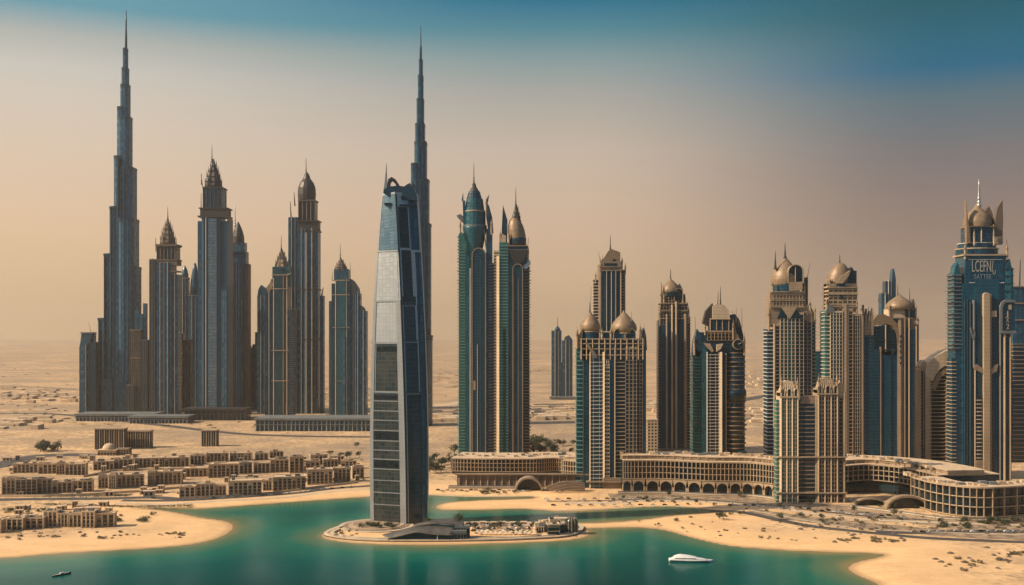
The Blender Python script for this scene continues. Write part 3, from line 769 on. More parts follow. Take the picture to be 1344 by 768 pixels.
# ================================================================== SILVER TOWER on the island
t = Tower('silver_tower', 'silver-panelled tapering tower with a dark glass side, standing alone on the lagoon island', 522, 689)
LV = [(689, 484.3, 533.5, 559.5), (560, 483.8, 531, 559.2), (450, 486, 528, 557.5), (395, 489.3, 526, 554.5), (330, 493, 522.3, 550), (280, 497, 519.5, 548), (252, 500, 518.5, 546.5)]
ys_ = [l[0] for l in LV][::-1]
LP = [np.polyfit([l[0] for l in LV], [l[k] for l in LV], 3) for k in (1, 2, 3)]
def lv(py): return tuple(float(np.polyval(p, py)) for p in LP)
def ring(py, grow=0.0):
    a, c_, b_ = lv(py)
    return [(t.x(a) - grow, 17, t.z(py)), (t.x(c_), 0 - grow, t.z(py)), (t.x(b_) + grow, 15, t.z(py)), (t.x(b_) + grow, 34, t.z(py)), (t.x(a + 9), 44, t.z(py))]
rows = list(np.linspace(692, 252, 111))
t.put(MB().loft([ring(p) for p in rows]), 'tower_body', 'silver')
def face(side, u0, u1, py0, py1, out, mat, name, inn=.3, curve=0.0, n=6, parent=None):
    """slab laid on the left ('L') or right ('R') facade, from row py0 (top) to py1"""
    n = max(n, int((py1 - py0) / 4)); fr, bk = [], []
    for i in range(n + 1):
        py = py0 + (py1 - py0) * i / n
        a, c_, b_ = lv(py)
        P, Q = ((t.x(a), 17.0), (t.x(c_), 0.0)) if side == 'L' else ((t.x(c_), 0.0), (t.x(b_), 15.0))
        dx, dy = Q[0] - P[0], Q[1] - P[1]; L = math.hypot(dx, dy); nx, ny = dy / L, -dx / L
        fr.append([(P[0] + dx * u + nx * out, P[1] + dy * u + ny * out, t.z(py)) for u in (u0, u1)])
        bk.append([(P[0] + dx * u - nx * inn, P[1] + dy * u - ny * inn, t.z(py)) for u in (u0, u1)])
    mb = MB()
    mb.loft([[f[0], f[1], k[1], k[0]] for f, k in zip(fr, bk)][::-1])
    return t.put(mb, name, mat, parent)
face('L', .10, .99, 254, 329, .25, 'bluesilver', 'upper_panel')
face('L', .06, .94, 329.5, 394, .30, 'silver', 'middle_panel')
for p in (329, 395, 450.5, 515): face('L', -.02, 1.0, p - .9, p + .9, .9, 'frame', 'facade_band', n=2)
face('L', .0, .10, 396, 690, .8, 'frame', 'corner_frame'); face('L', .84, 1.0, 396, 690, .8, 'frame', 'corner_frame'); face('L', -.01, .07, 255, 395, .6, 'frame', 'edge_frame')
face('L', .10, .84, 397, 449, .2, 'silver', 'panel_field')
face('L', .14, .82, 452, 514, .25, 'smoke', 'glass_field'); face('L', .16, .82, 455, 462, .34, 'ink', 'dark_strip')  # raised near-black strip across the glass field
face('L', .10, .84, 517, 688, .2, 'smoke', 'glass_field', n=10)
for p in (527, 540, 552.5, 566, 579.5, 592, 604, 617, 632, 648, 664): face('L', .10, .84, p - .55, p + .55, .7, 'frame', 'floor_band', n=2)
for p, q in ((519, 525), (567.5, 578), (606, 615)): face('L', .14, .80, p, q, .32, 'ink', 'dark_glazing', n=2)
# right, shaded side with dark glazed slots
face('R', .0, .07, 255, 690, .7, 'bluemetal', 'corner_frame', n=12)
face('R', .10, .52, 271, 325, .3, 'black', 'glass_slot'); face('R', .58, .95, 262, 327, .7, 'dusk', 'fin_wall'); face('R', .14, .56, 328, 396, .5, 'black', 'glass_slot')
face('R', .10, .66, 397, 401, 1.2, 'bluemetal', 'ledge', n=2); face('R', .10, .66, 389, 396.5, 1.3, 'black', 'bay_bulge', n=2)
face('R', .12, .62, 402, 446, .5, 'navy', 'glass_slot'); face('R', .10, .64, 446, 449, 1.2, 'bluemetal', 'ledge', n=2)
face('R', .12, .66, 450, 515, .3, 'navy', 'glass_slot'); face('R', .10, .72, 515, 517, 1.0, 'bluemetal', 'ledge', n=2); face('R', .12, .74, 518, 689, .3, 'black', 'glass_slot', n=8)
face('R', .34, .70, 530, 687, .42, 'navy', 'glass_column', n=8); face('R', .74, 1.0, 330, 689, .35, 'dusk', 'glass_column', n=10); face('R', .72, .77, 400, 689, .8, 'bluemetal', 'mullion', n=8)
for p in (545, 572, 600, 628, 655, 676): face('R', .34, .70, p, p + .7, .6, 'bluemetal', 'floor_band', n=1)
# head
t.slabpoly([(500.5, 254), (503, 236), (505.3, 211), (506.2, 236), (509.5, 254)], 16, 19, 'frame', 'spire_fin')
t.slabpoly([(503, 253), (503, 248), (510, 244), (522, 243), (530, 244), (537, 241), (543, 246), (546.5, 256), (547, 262), (519, 262)], 5, 26, 'bluemetal', 'head_block')
arc = [(506.5, 246), (508.5, 234), (513, 231), (518, 234), (522.5, 241), (523.5, 246)]
t.slabpoly(arc + [(520.5, 245), (516.5, 238), (512.5, 235), (510.5, 238), (509.5, 246)], 8, 22, 'darkmetal', 'crescent_shell')
t.slabpoly([(527, 246), (533, 241), (537.5, 239), (538.5, 245)], 8, 20, 'darkmetal', 'roof_prow')
t.put(MB().rod((t.x(529), 5.1, t.z(259)), (t.x(529), 3.6, t.z(259)), 3.2, 3.2, 18), 'porthole_rim', 'darkmetal'); t.put(MB().rod((t.x(529), 4, t.z(259)), (t.x(529), 3.4, t.z(259)), 2.1, 2.1, 18), 'porthole', 'black')
for a, b_, c_ in ((504, 513, 266), (520, 535, 268), (536, 547, 267)): t.put(MB().box(t.x(a), t.x(b_), 2.5, 14, t.z(c_ + 2.5), t.z(c_)), 'head_recess', 'black')

# ================================================================== TEAL PAIR behind the promenade
t = Tower('green_arch_tower', 'teal green tower with tall arched centre bay and finned drum crown', 624, 600)
t.balc(602, 611, 306, 1, 22, core='green', slab='mint', thick=.19, inset=.8, out=1.2, jag=.8); t.glass(611, 616, 330, 1.5, 24, mat='teal'); t.pier(616, 619.5, 352, -.2, 24, mat='greystone'); t.glass(611, 619, 306, 2.5, 24, mat='green', name='upper_bay')
t.glass(619.5, 638, 332, .5, 24, mat='navy'); t.pier(619.5, 620.8, 452, -1, 8, mat='stone'); t.arch(619, 638, 325, 600, -1.2, 2, 'tan', 1.3, 'navy', -.6, True, 'arched_frame'); t.pier(626, 627.2, 452, -1, 3, mat='stone', name='mullion'); t.pier(630, 631, 340, -1, 3, mat='bluemetal', name='mullion')
t.glass(638, 646, 300, 2.5, 24, mat='dusk'); t.balc(641, 648.6, 345, 1.5, 22, core='navy', slab='tan', thick=.19, out=-1.0); t.glass(621, 624, 500, -.9, 3, bot=512, mat='stone', name='balcony_box')
# flare and drum
T2 = t
t.put(MB().lathe([(9, t.z(345)), (10.5, t.z(328)), (13.5, t.z(312)), (16.2, t.z(299)), (16.4, t.z(297))], t.x(622.5), 13, 24), 'flared_neck', 'teal')
t.cyl(622.5, 16, 294.5, 297.2, 13, 'greystone', 'drum_ledge'); t.cyl(623, 14.2, 277, 294.5, 13, 'teal', 'drum', rt=13.8); t.cyl(623, 14.6, 275.6, 277.2, 13, 'stone', 'drum_ledge'); t.cyl(622.5, 13, 260, 275.7, 13, 'teal', 'drum', rt=11)
t.cyl(622, 10.5, 250, 260.2, 13, 'navy', 'drum', rt=7.5); t.cyl(622, 7, 244, 250.2, 13, 'darkmetal', 'drum', rt=3.2); lattice_crown(t, 621.8, 9, 236, 248, 13, 'darkmetal', 6, 2); t.spire(621.5, 211, 240, .75, 13)
for pts in ([(605.5, 262), (607.5, 251), (608, 264)], [(640, 266), (642, 254), (637.5, 262)]): t.slabpoly(pts, 8, 10, 'bluemetal', 'fin')
t.slabpoly([(598.5, 282), (604, 280), (609, 284), (609, 292), (604, 289)], 8, 18, 'greystone', 'side_ledge'); t.slabpoly([(601.5, 309), (606, 304), (612, 318), (612, 334), (606, 322)], .5, 9, 'green', 'curved_wing')
t.slabpoly([(637, 262), (642, 270), (646, 285), (647.5, 305), (641, 305), (638, 285)], 5, 18, 'dusk', 'curved_shoulder'); t.slabpoly([(607, 264), (610, 262), (611, 294), (608, 300)], 6, 18, 'dusk', 'curved_shoulder')
for p in ((635, 300, 640, 345), (611, 300, 618, 345)): t.rod(*p, .8, 4, r1=.8, mat='stone', name='rib')

t = Tower('bronze_cap_tower', 'tower with a tilted bronze cap and lattice spire, right of the teal pair', 672, 600)
t.balc(648, 656, 330, 2, 20, core='smoke', slab='cream', thick=.62, inset=.6); t.facet(648.6, 655.2, 336, 4.5, -.8, 16, 'cream'); t.balc(655.5, 667, 318, .5, 22, core='green', slab='mint', thick=.24, inset=.9, out=.8); t.balc(660, 664, 430, -.2, 6, core='green', slab='green', thick=.3)  # cream strip and wedge: sunlit brightness put into colour and shape
t.glass(667, 674, 345, 1.5, 22, mat='navy'); t.pier(673.5, 675.5, 362, -.6, 20, mat='tan'); t.glass(675, 684, 348, 1, 22, mat='black'); t.arch(672.5, 686.5, 346, 600, -1.4, 2.4, 'tan', 1.3, 'navy', -.3, True, 'arched_frame')
t.pier(679, 681, 365, -.5, 8, mat='tan'); t.pier(684, 687, 350, -.6, 22, mat='brown'); t.balc(687, 695, 344, 1.5, 20, core='black', slab='tan', thick=.19, out=-.9, jag=.8); t.glass(666, 692, 322, 2, 22, bot=352, mat='navy', name='attic')
t.slabpoly([(655, 345), (655, 309), (657, 306), (664, 309), (664, 345)], 2, 14, 'cream', 'stair_tower'); t.slabpoly([(658.5, 300), (660, 268), (666, 288), (665.5, 322), (659, 322)], 8, 11, 'bluemetal', 'shard_fin')
t.put(MB().lathe([(12.2, t.z(322)), (12, t.z(312)), (11.6, t.z(311))], t.x(679), 13, 20), 'drum', 'navy')
t.onion(679, 11.8, 283, 314, 13, 'gold', 'bronze_cap', 1.0, pointed=False, lean=-.12); t.slabpoly([(671, 300), (675, 284), (678, 274), (681, 284), (687, 296), (687, 300)], 14, 20, 'darkmetal', 'crown_screen')
lattice_crown(t, 678, 13, 266, 292, 13, 'darkmetal', 7, 4); t.spire(677, 244, 270, .75, 13)
t.bands(666, 692, [322.5, 328], 1, 23, 1.2, 'tan'); t.slabpoly([(668, 328), (692, 328), (688, 342), (679, 350), (672, 340)], -.6, 3, 'darkmetal', 'grille'); t.slabpoly([(686, 350), (696, 341), (696.5, 347), (690, 354)], 1, 12, 'brightmetal', 'canopy')
for x in (664.5, 692.5): t.rod(x, 330, x + (1 if x > 680 else -1), 312, .7, 4, name='pinnacle')

# distant pair
for i, (x0, x1, top, lab) in enumerate(((724, 737, 434, 'taller of two tiny hazy towers far out in the desert, with a thin mast'), (738, 751.5, 447, 'shorter rounded one of two tiny hazy towers far out in the desert'))):
    t = Tower('distant_tower', lab, (x0 + x1) / 2, 522, group='far towers in the desert haze')
    fine_tower(t, x0, x1, top, ['dusk', 'navy'], 0, 12, 'greystone', 3)
    if i == 0:
        t.put(MB().lathe([(4.5, t.z(434)), (2.5, t.z(430)), (.8, t.z(428))], t.x(732), 6, 10), 'cap', 'dusk'); t.rod(732, 430, 732, 416, .5, 6); t.glass(736, 741, 476, 1, 10, mat='dusk', name='link_wing')
    else: t.slabpoly([(740, 448), (742, 442), (747, 440), (751.5, 446), (751.5, 448)], 1, 10, 'dusk', 'rounded_top')
podium_block('thin flat podium below the two tiny towers out in the desert', 722, 758, 520.5, 524.5, ('dusk', 'greystone'), 5, d=10, cols=False)

# ================================================================== DOME TOWERS
def dormer(T, x0, x1, top, bot, y, d=3, mat='stone', glass='navy', pointed=True, t_=.8):
    T.arch(x0, x1, top, bot, y, d, mat, t_, glass, None, pointed, 'arched_dormer')

t = Tower('slant_cap_tower', 'slim brown tower with slanted bronze cap rising behind the twin-domed tower', 801, 600)
t.balc(779.5, 787, 367, 3, 20, core='navy', slab='cream', thick=.3, out=.5); t.pier(785.5, 790, 347, -.3, 22, mat='tan'); fine_tower(t, 790, 814, 355, ['navy', 'black'], 0, 22, 'stone', 4, 1.1); t.pier(814, 816, 352, -.4, 22, mat='tan'); t.balc(816, 821, 354, 1, 20, core='navy', slab='tan', thick=.3, out=-.6)
t.glass(789, 815, 343, 1, 20, bot=356, mat='tan', name='attic'); t.bands(787, 816, [355, 350], -.6, 21, 1.4, 'tan'); t.glass(793, 810, 345.5, .6, 3, bot=350, mat='black', name='attic_window')
t.slabpoly([(790, 350), (790, 342), (794, 337), (799, 329), (803, 326.5), (814.5, 331), (814.5, 351)], 3, 20, 'gold', 'slanted_cap'); t.arch(804, 809, 339, 352, 1.8, 2.4, 'tan', .5, 'black')
t.spire(802, 307, 328, .8, 10); t.rod(788.5, 345, 785.5, 330, .4, 3); t.rod(790, 344, 792, 334, .4, 3); t.bands(779, 787, [367], 2.4, 20, 1.2, 'cream', 'parapet')

t = Tower('twin_domed_tower', 'broad beige tower with two bronze onion domes and a projecting pale balcony column', 802, 641)
t.balc(757, 766.5, 455, 5, 26, core='teal', slab='mint', thick=.19, out=.9, every=1.15); t.glass(766.5, 774.5, 452, 4, 26, mat='navy'); t.pier(765.3, 766.6, 455, 3.4, 20, mat='bluemetal', name='fin')
t.balc(775, 791, 470, 0, 18, core='teal', slab='white', thick=.19, inset=1.4, posts=2); t.pier(774, 775.3, 462, -.6, 18, mat='cream'); t.facet(791, 793.5, 462, .8, -1.2, 18, 'cream')
t.windows(793.5, 800, 478, 0, 20, cols=2, core='black', stone='cream', thick=.45); t.glass(800, 807.5, 452, 1.2, 26, mat='blue'); t.pier(806.6, 808, 455, .2, 20, mat='stone')
t.balc(808, 821, 470, 1.5, 26, core='black', slab='stone', thick=.19); t.windows(821, 836, 455, 1, 28, cols=3, core='navy', stone='stone', thick=.19, cw=.17); t.windows(836, 844, 452, 2, 26, cols=2, core='black', stone='tan', thick=.19); t.glass(844, 848.5, 455, 4, 26, mat='dusk')
t.slabpoly([(844, 455), (844, 434), (846.5, 430), (849, 442), (850, 460)], 6, 20, 'dusk', 'rounded_flank')
# open frame storeys under the domes
t.glass(764, 843, 446, 4, 26, bot=472, mat='navy', name='attic')
for r_ in (445, 451, 458, 466): t.bands(762, 845, [r_], .6, 26, 1.4, 'stone', 'frame_beam')
for x_ in (763, 770, 778, 786.5, 794, 801, 808, 815, 823, 831, 838, 844): t.pier(x_ - .7, x_ + .7, 444, .2, 6, bot=472, mat='stone', name='frame_post')
t.slabpoly([(768, 449), (770, 449), (783, 466), (783, 470), (780, 470)], -.6, 2.2, 'tan', 'raking_beam'); t.slabpoly([(780, 460), (784, 470), (776, 470)], -.9, 1.5, 'greystone', 'bracket')
for xc, r, top, bot, yb in ((776, 12.2, 408, 434, 14), (820.5, 16, 407, 436, 16)):
    t.cyl(xc, r * .92, bot - 1, 446, yb, 'blue', 'glass_drum'); t.onion(xc, r, top, bot, yb)
    t.cyl(xc, r * .99, bot + .4, bot + 2, yb, 'stone', 'drum_ledge')
dormer(t, 805, 820, 431, 447, .5, 4); dormer(t, 820.5, 835, 431, 447, .5, 4); t.glass(789, 803, 436, 6, 22, bot=446, mat='blue', name='link_pavilion'); t.bands(788, 804, [435.5], 5, 22, 1.6, 'cream', 'parapet')
t.spire(775, 396, 411, .6, 14); t.rod(775.5, 410, 777, 376, .35, 12, name='mast'); t.rod(830, 424, 829.5, 409, .7, 8, mat='stone', name='pinnacle')
for x, a in ((762, 425), (759.5, 432), (841, 428), (846, 424), (843.5, 430)): t.rod(x, 455, x, a, .6, 5, mat='stone', name='pinnacle')
t.slabpoly([(757, 456), (760, 440), (764, 432), (766, 446), (766, 456)], 4, 12, 'tan', 'scrolled_flank')
t.glass(792, 826, 627, -3, 2, mat='tan', name='entrance_block'); t.bands(770, 842, [632], -6, 8, 1.4, 'tan', 'entrance_canopy')

t = Tower('single_dome_tower', 'slender tower with one pointed bronze dome, between the twin-domed tower and the round-cornered tower', 886, 592)
t.balc(864.5, 868, 420, 2, 22, core='navy', slab='tan', thick=.19, out=1.0); t.glass(868, 874, 426, .8, 24, mat='blue'); t.pier(874, 876.5, 412, -.6, 24, mat='tan'); t.glass(876.5, 881, 424, .6, 24, mat='navy'); t.pier(881, 883.5, 400, -1, 24, mat='stone'); t.glass(883.5, 886, 424, .4, 24, mat='navy')
t.pier(886, 889, 396, -1.2, 24, mat='stone'); t.glass(889, 897.5, 420, .6, 24, mat='navy'); t.pier(892.6, 893.5, 422, 0, 8, mat='bluemetal', name='mullion'); t.pier(897.5, 902, 412, -.2, 24, mat='tan'); t.balc(902, 906.5, 416, 1.5, 22, core='black', slab='stone', thick=.19, out=-.9)
t.windows(867, 903, 398, 1.6, 22, bot=426, cols=9, core='navy', stone='tan'); t.windows(869, 900, 386, 3, 20, bot=399, cols=7, core='black', stone='stone'); t.bands(868, 902, [398, 408, 418], .5, 22, 1.2, 'stone')
t.cyl(882.5, 13, 383, 388, 13, 'black', 'glass_drum'); t.onion(882, 12.6, 364, 385, 13, bulge=1.03); dormer(t, 885, 897, 378, 394, .8, 4, 'stone', 'black', False)
t.slabpoly([(891, 384), (893, 372), (897, 380), (898.5, 394), (893, 394)], 5, 16, 'darkmetal', 'flank_screen'); t.spire(882, 352, 368, .9, 13)
for x, a in ((868.5, 370), (871, 374), (900, 390), (903, 396)): t.rod(x, 400, x, a, .9, 4, mat='brown', name='pinnacle')
t.bands(858, 912, [590, 592.5], -6, 30, 2.2, 'tan', 'podium_roof')

t = Tower('round_corner_tower', 'dark tower with pale balcony strip and ribbed round corner, right of the single-dome tower', 944, 609)
t.balc(910, 922, 466, 2, 24, core='navy', slab='green', thick=.19, out=.9, jag=.5); t.glass(922, 928, 455, .8, 24, mat='teal'); t.balc(928.5, 943, 464, 0, 22, core='black', slab='white', thick=.19, inset=1.4, posts=2); t.pier(927.6, 928.8, 462, -.6, 20, mat='white'); t.facet(943, 947.5, 462, 1.2, -1.6, 20, 'cream')
t.glass(947.5, 953, 462, .6, 24, mat='navy'); t.pier(952.4, 953.8, 464, -.2, 20, mat='tan')
t.rib_cyl(967, 14.6, 462, 609, 15, 'black', 'tan', every=1.4, prof=lambda z: 1.0 + .10 * math.exp(-((z - 50) / 12) ** 2) + .05 * math.sin(z * .3), thick=.2); t.rib_cyl(974, 9, 592, 609, 9, 'blue', 'blue', thick=.5)
t.put(MB().lathe([(15.2, t.z(508 + 20)), (15.8, t.z(518)), (15.2, t.z(512))], t.x(967), 15, 28), 'dark_band', 'black')
t.slabpoly([(909, 468), (911, 448), (916, 432), (921, 440), (922, 468)], 3, 16, 'dusk', 'left_flank'); t.glass(918, 964, 436, 4, 24, bot=466, mat='navy', name='attic'); t.windows(929, 962, 434, 2.5, 12, bot=447, cols=7, core='navy', stone='stone')
t.slabpoly([(923, 450), (932, 451), (937, 461), (934, 462), (928, 456)], -.7, 2.4, 'stone', 'bracket'); t.slabpoly([(941, 452), (949, 451), (946, 458), (940, 462)], -.7, 2.4, 'cream', 'bracket'); t.put(MB().rod((t.x(921), 4, t.z(455)), (t.x(921), 1, t.z(455)), 7, 7, 24), 'roundel', 'navy')
t.put(MB().rod((t.x(969), 4, t.z(452)), (t.x(969), .4, t.z(452)), 7, 7, 24), 'clock_rim', 'stone'); t.put(MB().rod((t.x(969), 3, t.z(452)), (t.x(969), .1, t.z(452)), 6, 6, 24), 'clock_face', 'black'); t.rod(969, 452, 973, 450, .35, -.1, r1=.3, mat='white', name='clock_hand')
t.glass(933, 958, 419, 4, 22, bot=436, mat='blue', name='lantern'); 
for x_ in (933, 941.5, 949, 957.5): t.pier(x_ - .6, x_ + .6, 418, 3, 6, bot=436, mat='tan', name='frame_post')
t.slabpoly([(936, 418), (936, 402), (940, 399), (951, 400), (957, 407), (959, 418)], 4, 22, 'cream', 'cream_cap'); t.bands(933, 959, [418.5], 2.6, 22, 1.4, 'cream'); t.slabpoly([(924, 424), (928, 408), (937, 398), (936, 418), (930, 428)], 6, 18, 'darkmetal', 'flank_screen')
t.slabpoly([(958, 414), (966, 412), (972, 420), (977, 440), (979, 462), (958, 462)], 6, 22, 'navy', 'right_shoulder'); t.slabpoly([(962, 430), (965, 424), (967, 436), (972, 446), (968, 448), (963, 442)], 3, 6, 'tan', 'scroll')
t.spire(948, 375, 402, .8, 12); t.rod(944, 402, 945, 382, .6, 11); t.rod(914, 446, 913, 415, .7, 5, mat='tan', name='pinnacle')
for x, a in ((967.5, 404), (975, 404), (963, 408), (955, 408), (971, 414)): t.rod(x, 430, x, a, .5, 6, mat='brown', name='pinnacle')
t.slabpoly([(911, 466), (920, 468), (920, 452), (914, 446)], 3, 10, 'tan', 'bracket')

t = Tower('swirl_dome_tower', 'tall beige tower with a big bronze dome, arched black window and two finials', 1038, 634)
t.balc(1008, 1016, 432, 2, 26, core='navy', slab='white', thick=.2, out=.7); t.pier(1015.5, 1017.5, 425, .2, 26, mat='stone'); t.windows(1017.5, 1024, 425, .6, 26, cols=1, core='black', stone='stone'); t.windows(1024, 1034, 415, -.6, 26, cols=2, core='teal', stone='cream', thick=.19); t.windows(1034, 1044, 415, 0, 26, cols=2, core='green', stone='cream', thick=.19)
t.windows(1044, 1055, 410, -.4, 26, cols=2, core='black', stone='stone', thick=.19); t.windows(1055, 1066, 408, 1.4, 26, cols=2, core='black', stone='tan', thick=.19); t.balc(1066, 1072, 415, 4, 24, core='dusk', slab='tan', thick=.3, out=-.5)
t.slabpoly([(1055, 420), (1055, 402), (1060, 400), (1066, 404), (1070.5, 412), (1072, 424)], 2.4, 22, 'tan', 'rounded_shoulder'); t.glass(1011, 1056, 383, 2, 24, bot=426, mat='tan', name='attic')
t.windows(1015, 1054, 385, 1, 10, bot=402, cols=9, core='black', stone='stone'); t.bands(1012, 1056, [384, 394, 403], .2, 24, 1.4, 'stone')
for pts in ([(1020, 418), (1027, 404), (1034, 418)], [(1037, 418), (1044, 404), (1053, 418)]): t.slabpoly(pts, -.8, 3, 'black', 'triangular_window')
t.slabpoly([(1025, 403.5), (1046, 403.5), (1036, 419)], -1.3, 3, 'stone', 'pediment'); t.cyl(1036, 18.4, 370, 384, 18, 'navy', 'glass_drum'); t.bands(1014, 1055, [383], -.4, 22, 1, 'stone', 'drum_ledge')
t.onion(1035.5, 19, 334, 374, 18.5, bulge=1.02); dormer(t, 1034, 1055, 347, 372, -1.2, 6, 'stone', 'black', False, 1.1); t.pier(1043.5, 1044.5, 349, -.6, 2, bot=372, mat='stone', name='mullion'); t.slabpoly([(1035, 370), (1053, 370), (1053, 381), (1036, 382)], -.9, 3, 'stone', 'balcony_panel')
t.spire(1035, 317, 338, 1.2, 18, bulbs=3); t.spire(1020, 329, 352, 1.2, 10, bulbs=3); t.rod(1062, 405, 1061, 362, .9, 10, mat='brown', name='mast'); t.rod(1062, 366, 1066, 344, .5, 10, mat='brown', name='mast')
t.balc(1056, 1062, 364, 4, 14, bot=404, core='black', slab='brown'); 
for x in (1012.5, 1057.5): t.rod(x, 400, x, 366, .9, 3, mat='stone', name='pinnacle')

t = Tower('broken_dome_tower', 'beige tower with a swept bronze dome and a dark screen on its right shoulder', 1110, 636)
t.balc(1084, 1091, 408, 2, 26, core='green', slab='white', thick=.22, out=.9, jag=.4); t.windows(1090, 1106, 408, .2, 26, cols=4, core='teal', stone='cream', thick=.19, cw=.17); t.pier(1106, 1114, 400, 0, 26, mat='tan'); t.windows(1114, 1120, 405, .8, 26, cols=1, core='black', stone='stone'); t.windows(1120, 1132, 412, 1.4, 26, cols=4, core='black', stone='stone', thick=.19); t.pier(1131, 1134.5, 415, 1, 26, mat='tan')
t.windows(1088, 1126, 372, 2, 24, bot=410, cols=6, core='tan', stone='stone', thick=.5); t.glass(1103, 1107, 387, 1, 4, bot=392, mat='black', name='attic_window'); t.bands(1087, 1126, [377, 386, 402], .6, 24, 1.4, 'stone'); t.glass(1112, 1126, 355, 5, 22, bot=402, mat='black', name='dark_screen')
t.cyl(1104, 13.5, 367, 377, 14, 'navy', 'glass_drum'); t.onion(1103, 14.2, 344, 371, 14, bulge=1.03, pointed=False, lean=.16); t.slabpoly([(1112, 374), (1115, 356), (1120, 350), (1125, 358), (1125.5, 374)], 6, 18, 'darkmetal', 'flank_screen'); t.spire(1106.5, 333, 348, 1.0, 14, bulbs=3)
t.slabpoly([(1097, 372), (1104, 362), (1116, 355), (1114, 362), (1106, 372)], -1, 6, 'stone', 'swoop')
for x0, a in ((1134, 400), (1138, 405), (1142, 408), (1146, 404)): t.slabpoly([(x0 - 3, 440), (x0 - 1, a + 12), (x0 + 1.5, a), (x0 + 2, 440)], 4, 12, 'tan', 'blade')
t.slabpoly([(1084, 410), (1086, 402), (1092, 400), (1096, 410)], 0, 8, 'greystone', 'bracket'); t.rod(1122, 355, 1127, 384, .5, 8, name='mast'); t.rod(1087, 375, 1086.5, 362, .8, 4, mat='stone', name='pinnacle')
t.glass(1133, 1142, 432, 5, 24, mat='navy', name='rear_wing')

t = Tower('beige_scallop_tower', 'lower sunlit beige apartment tower with two scalloped crowns, in front of the dome towers', 1066, 660)
for (x0, x1, top, mat) in ((1024, 1048, 516, 'cream'), (1073, 1100, 512, 'stone')):
    n = 3
    t.pier(x0, x0 + 2.4, top, -1.2, 22, mat=mat); w = (x1 - x0) / n
    for i in range(n):
        a = x0 + 2.4 + i * (x1 - x0 - 2.4) / n; b_ = x0 + 2.4 + (i + 1) * (x1 - x0 - 2.4) / n
        t.windows(a, b_ - 1.4, top + 4, 0, 22, cols=2, core='green' if mat == 'cream' else 'black', stone=mat, thick=.19, cw=.17); t.pier(b_ - 1.4, b_, top, -.9, 22, mat=mat)
    t.glass(x0, x1, top - 2, .6, 20, bot=top + 6, mat=mat, name='attic'); t.bands(x0, x1, [top + 5], -1.4, 21, 1.5, mat)
    for i in range(3):
        a = x0 + 3 + i * (x1 - x0 - 6) / 2
        t.arch(a - 3, a + 3, top - 6, top + 5, -1.0, 3, mat, .8, 'black', None, True)
    xc = (x0 + x1) / 2; r = (x1 - x0) / 2 - 1
    mb = MB(); seg = 24
    for k in range(11):      # fluted shell crown
        a = math.pi * (k + .5) / 11
        mb.rod((t.x(xc) - math.cos(a) * r, 8, t.z(top - 2)), (t.x(xc) - math.cos(a) * r * .55, 9, t.z(top - 15)), r * .17, r * .11, 8)
    t.put(mb, 'shell_crown', mat); t.slabpoly([(x0 + 2, top), (x0 + 4, top - 11), (xc - 3, top - 16), (xc + 3, top - 16), (x1 - 4, top - 11), (x1 - 2, top)], 8, 16, mat, 'crown_backing')
t.balc(1048, 1057, 528, 2.5, 20, core='black', slab='tan', thick=.19); t.balc(1057, 1071, 528, 1.5, 20, core='navy', slab='tan', thick=.19, inset=1.6); t.pier(1070.5, 1073, 520, .4, 20, mat='tan'); t.slabpoly([(1050, 530), (1058, 520), (1072, 520), (1072, 530)], 3, 16, 'tan', 'link_roof')
t.windows(1101.5, 1107, 520, 1.2, 20, cols=1, core='black', stone='tan'); t.pier(1107, 1110, 515, 0, 20, mat='tan'); t.slabpoly([(1100, 520), (1101, 505), (1104, 500), (1108, 506), (1110, 520)], 2, 16, 'stone', 'shoulder'); t.bands(1021, 1111, [600, 647], -1.6, 20, 1.6, 'stone', 'string_course'); t.balc(1020, 1024, 525, 3, 18, core='green', slab='stone', thick=.19)

t = Tower('small_glass_block', 'small plain teal glass block seen between the big dome tower and the swept dome tower', 1078, 610)
t.glass(1070, 1086, 462, 0, 14, mat='teal', cap='bluemetal'); t.pier(1077.5, 1078.5, 462, -.4, 8, mat='bluemetal', name='fin')
t = Tower('hazy_stepped_tower', 'hazy dark stepped tower peeking up behind the blue glass vault tower', 1168, 552)
fine_tower(t, 1157, 1166, 386, ['dusk', 'navy'], 0, 12, 'greystone', 2); fine_tower(t, 1163, 1174, 369, ['navy', 'dusk'], 2, 14, 'greystone', 3); t.slabpoly([(1171.5, 552), (1171.5, 368), (1173, 356), (1174.5, 352), (1177, 366), (1177, 552)], 3, 13, 'dusk', 'blade'); t.rod(1154, 396, 1156, 388, .6, 4); t.bands(1157, 1164, [385], -.4, 12, 1, 'greystone')

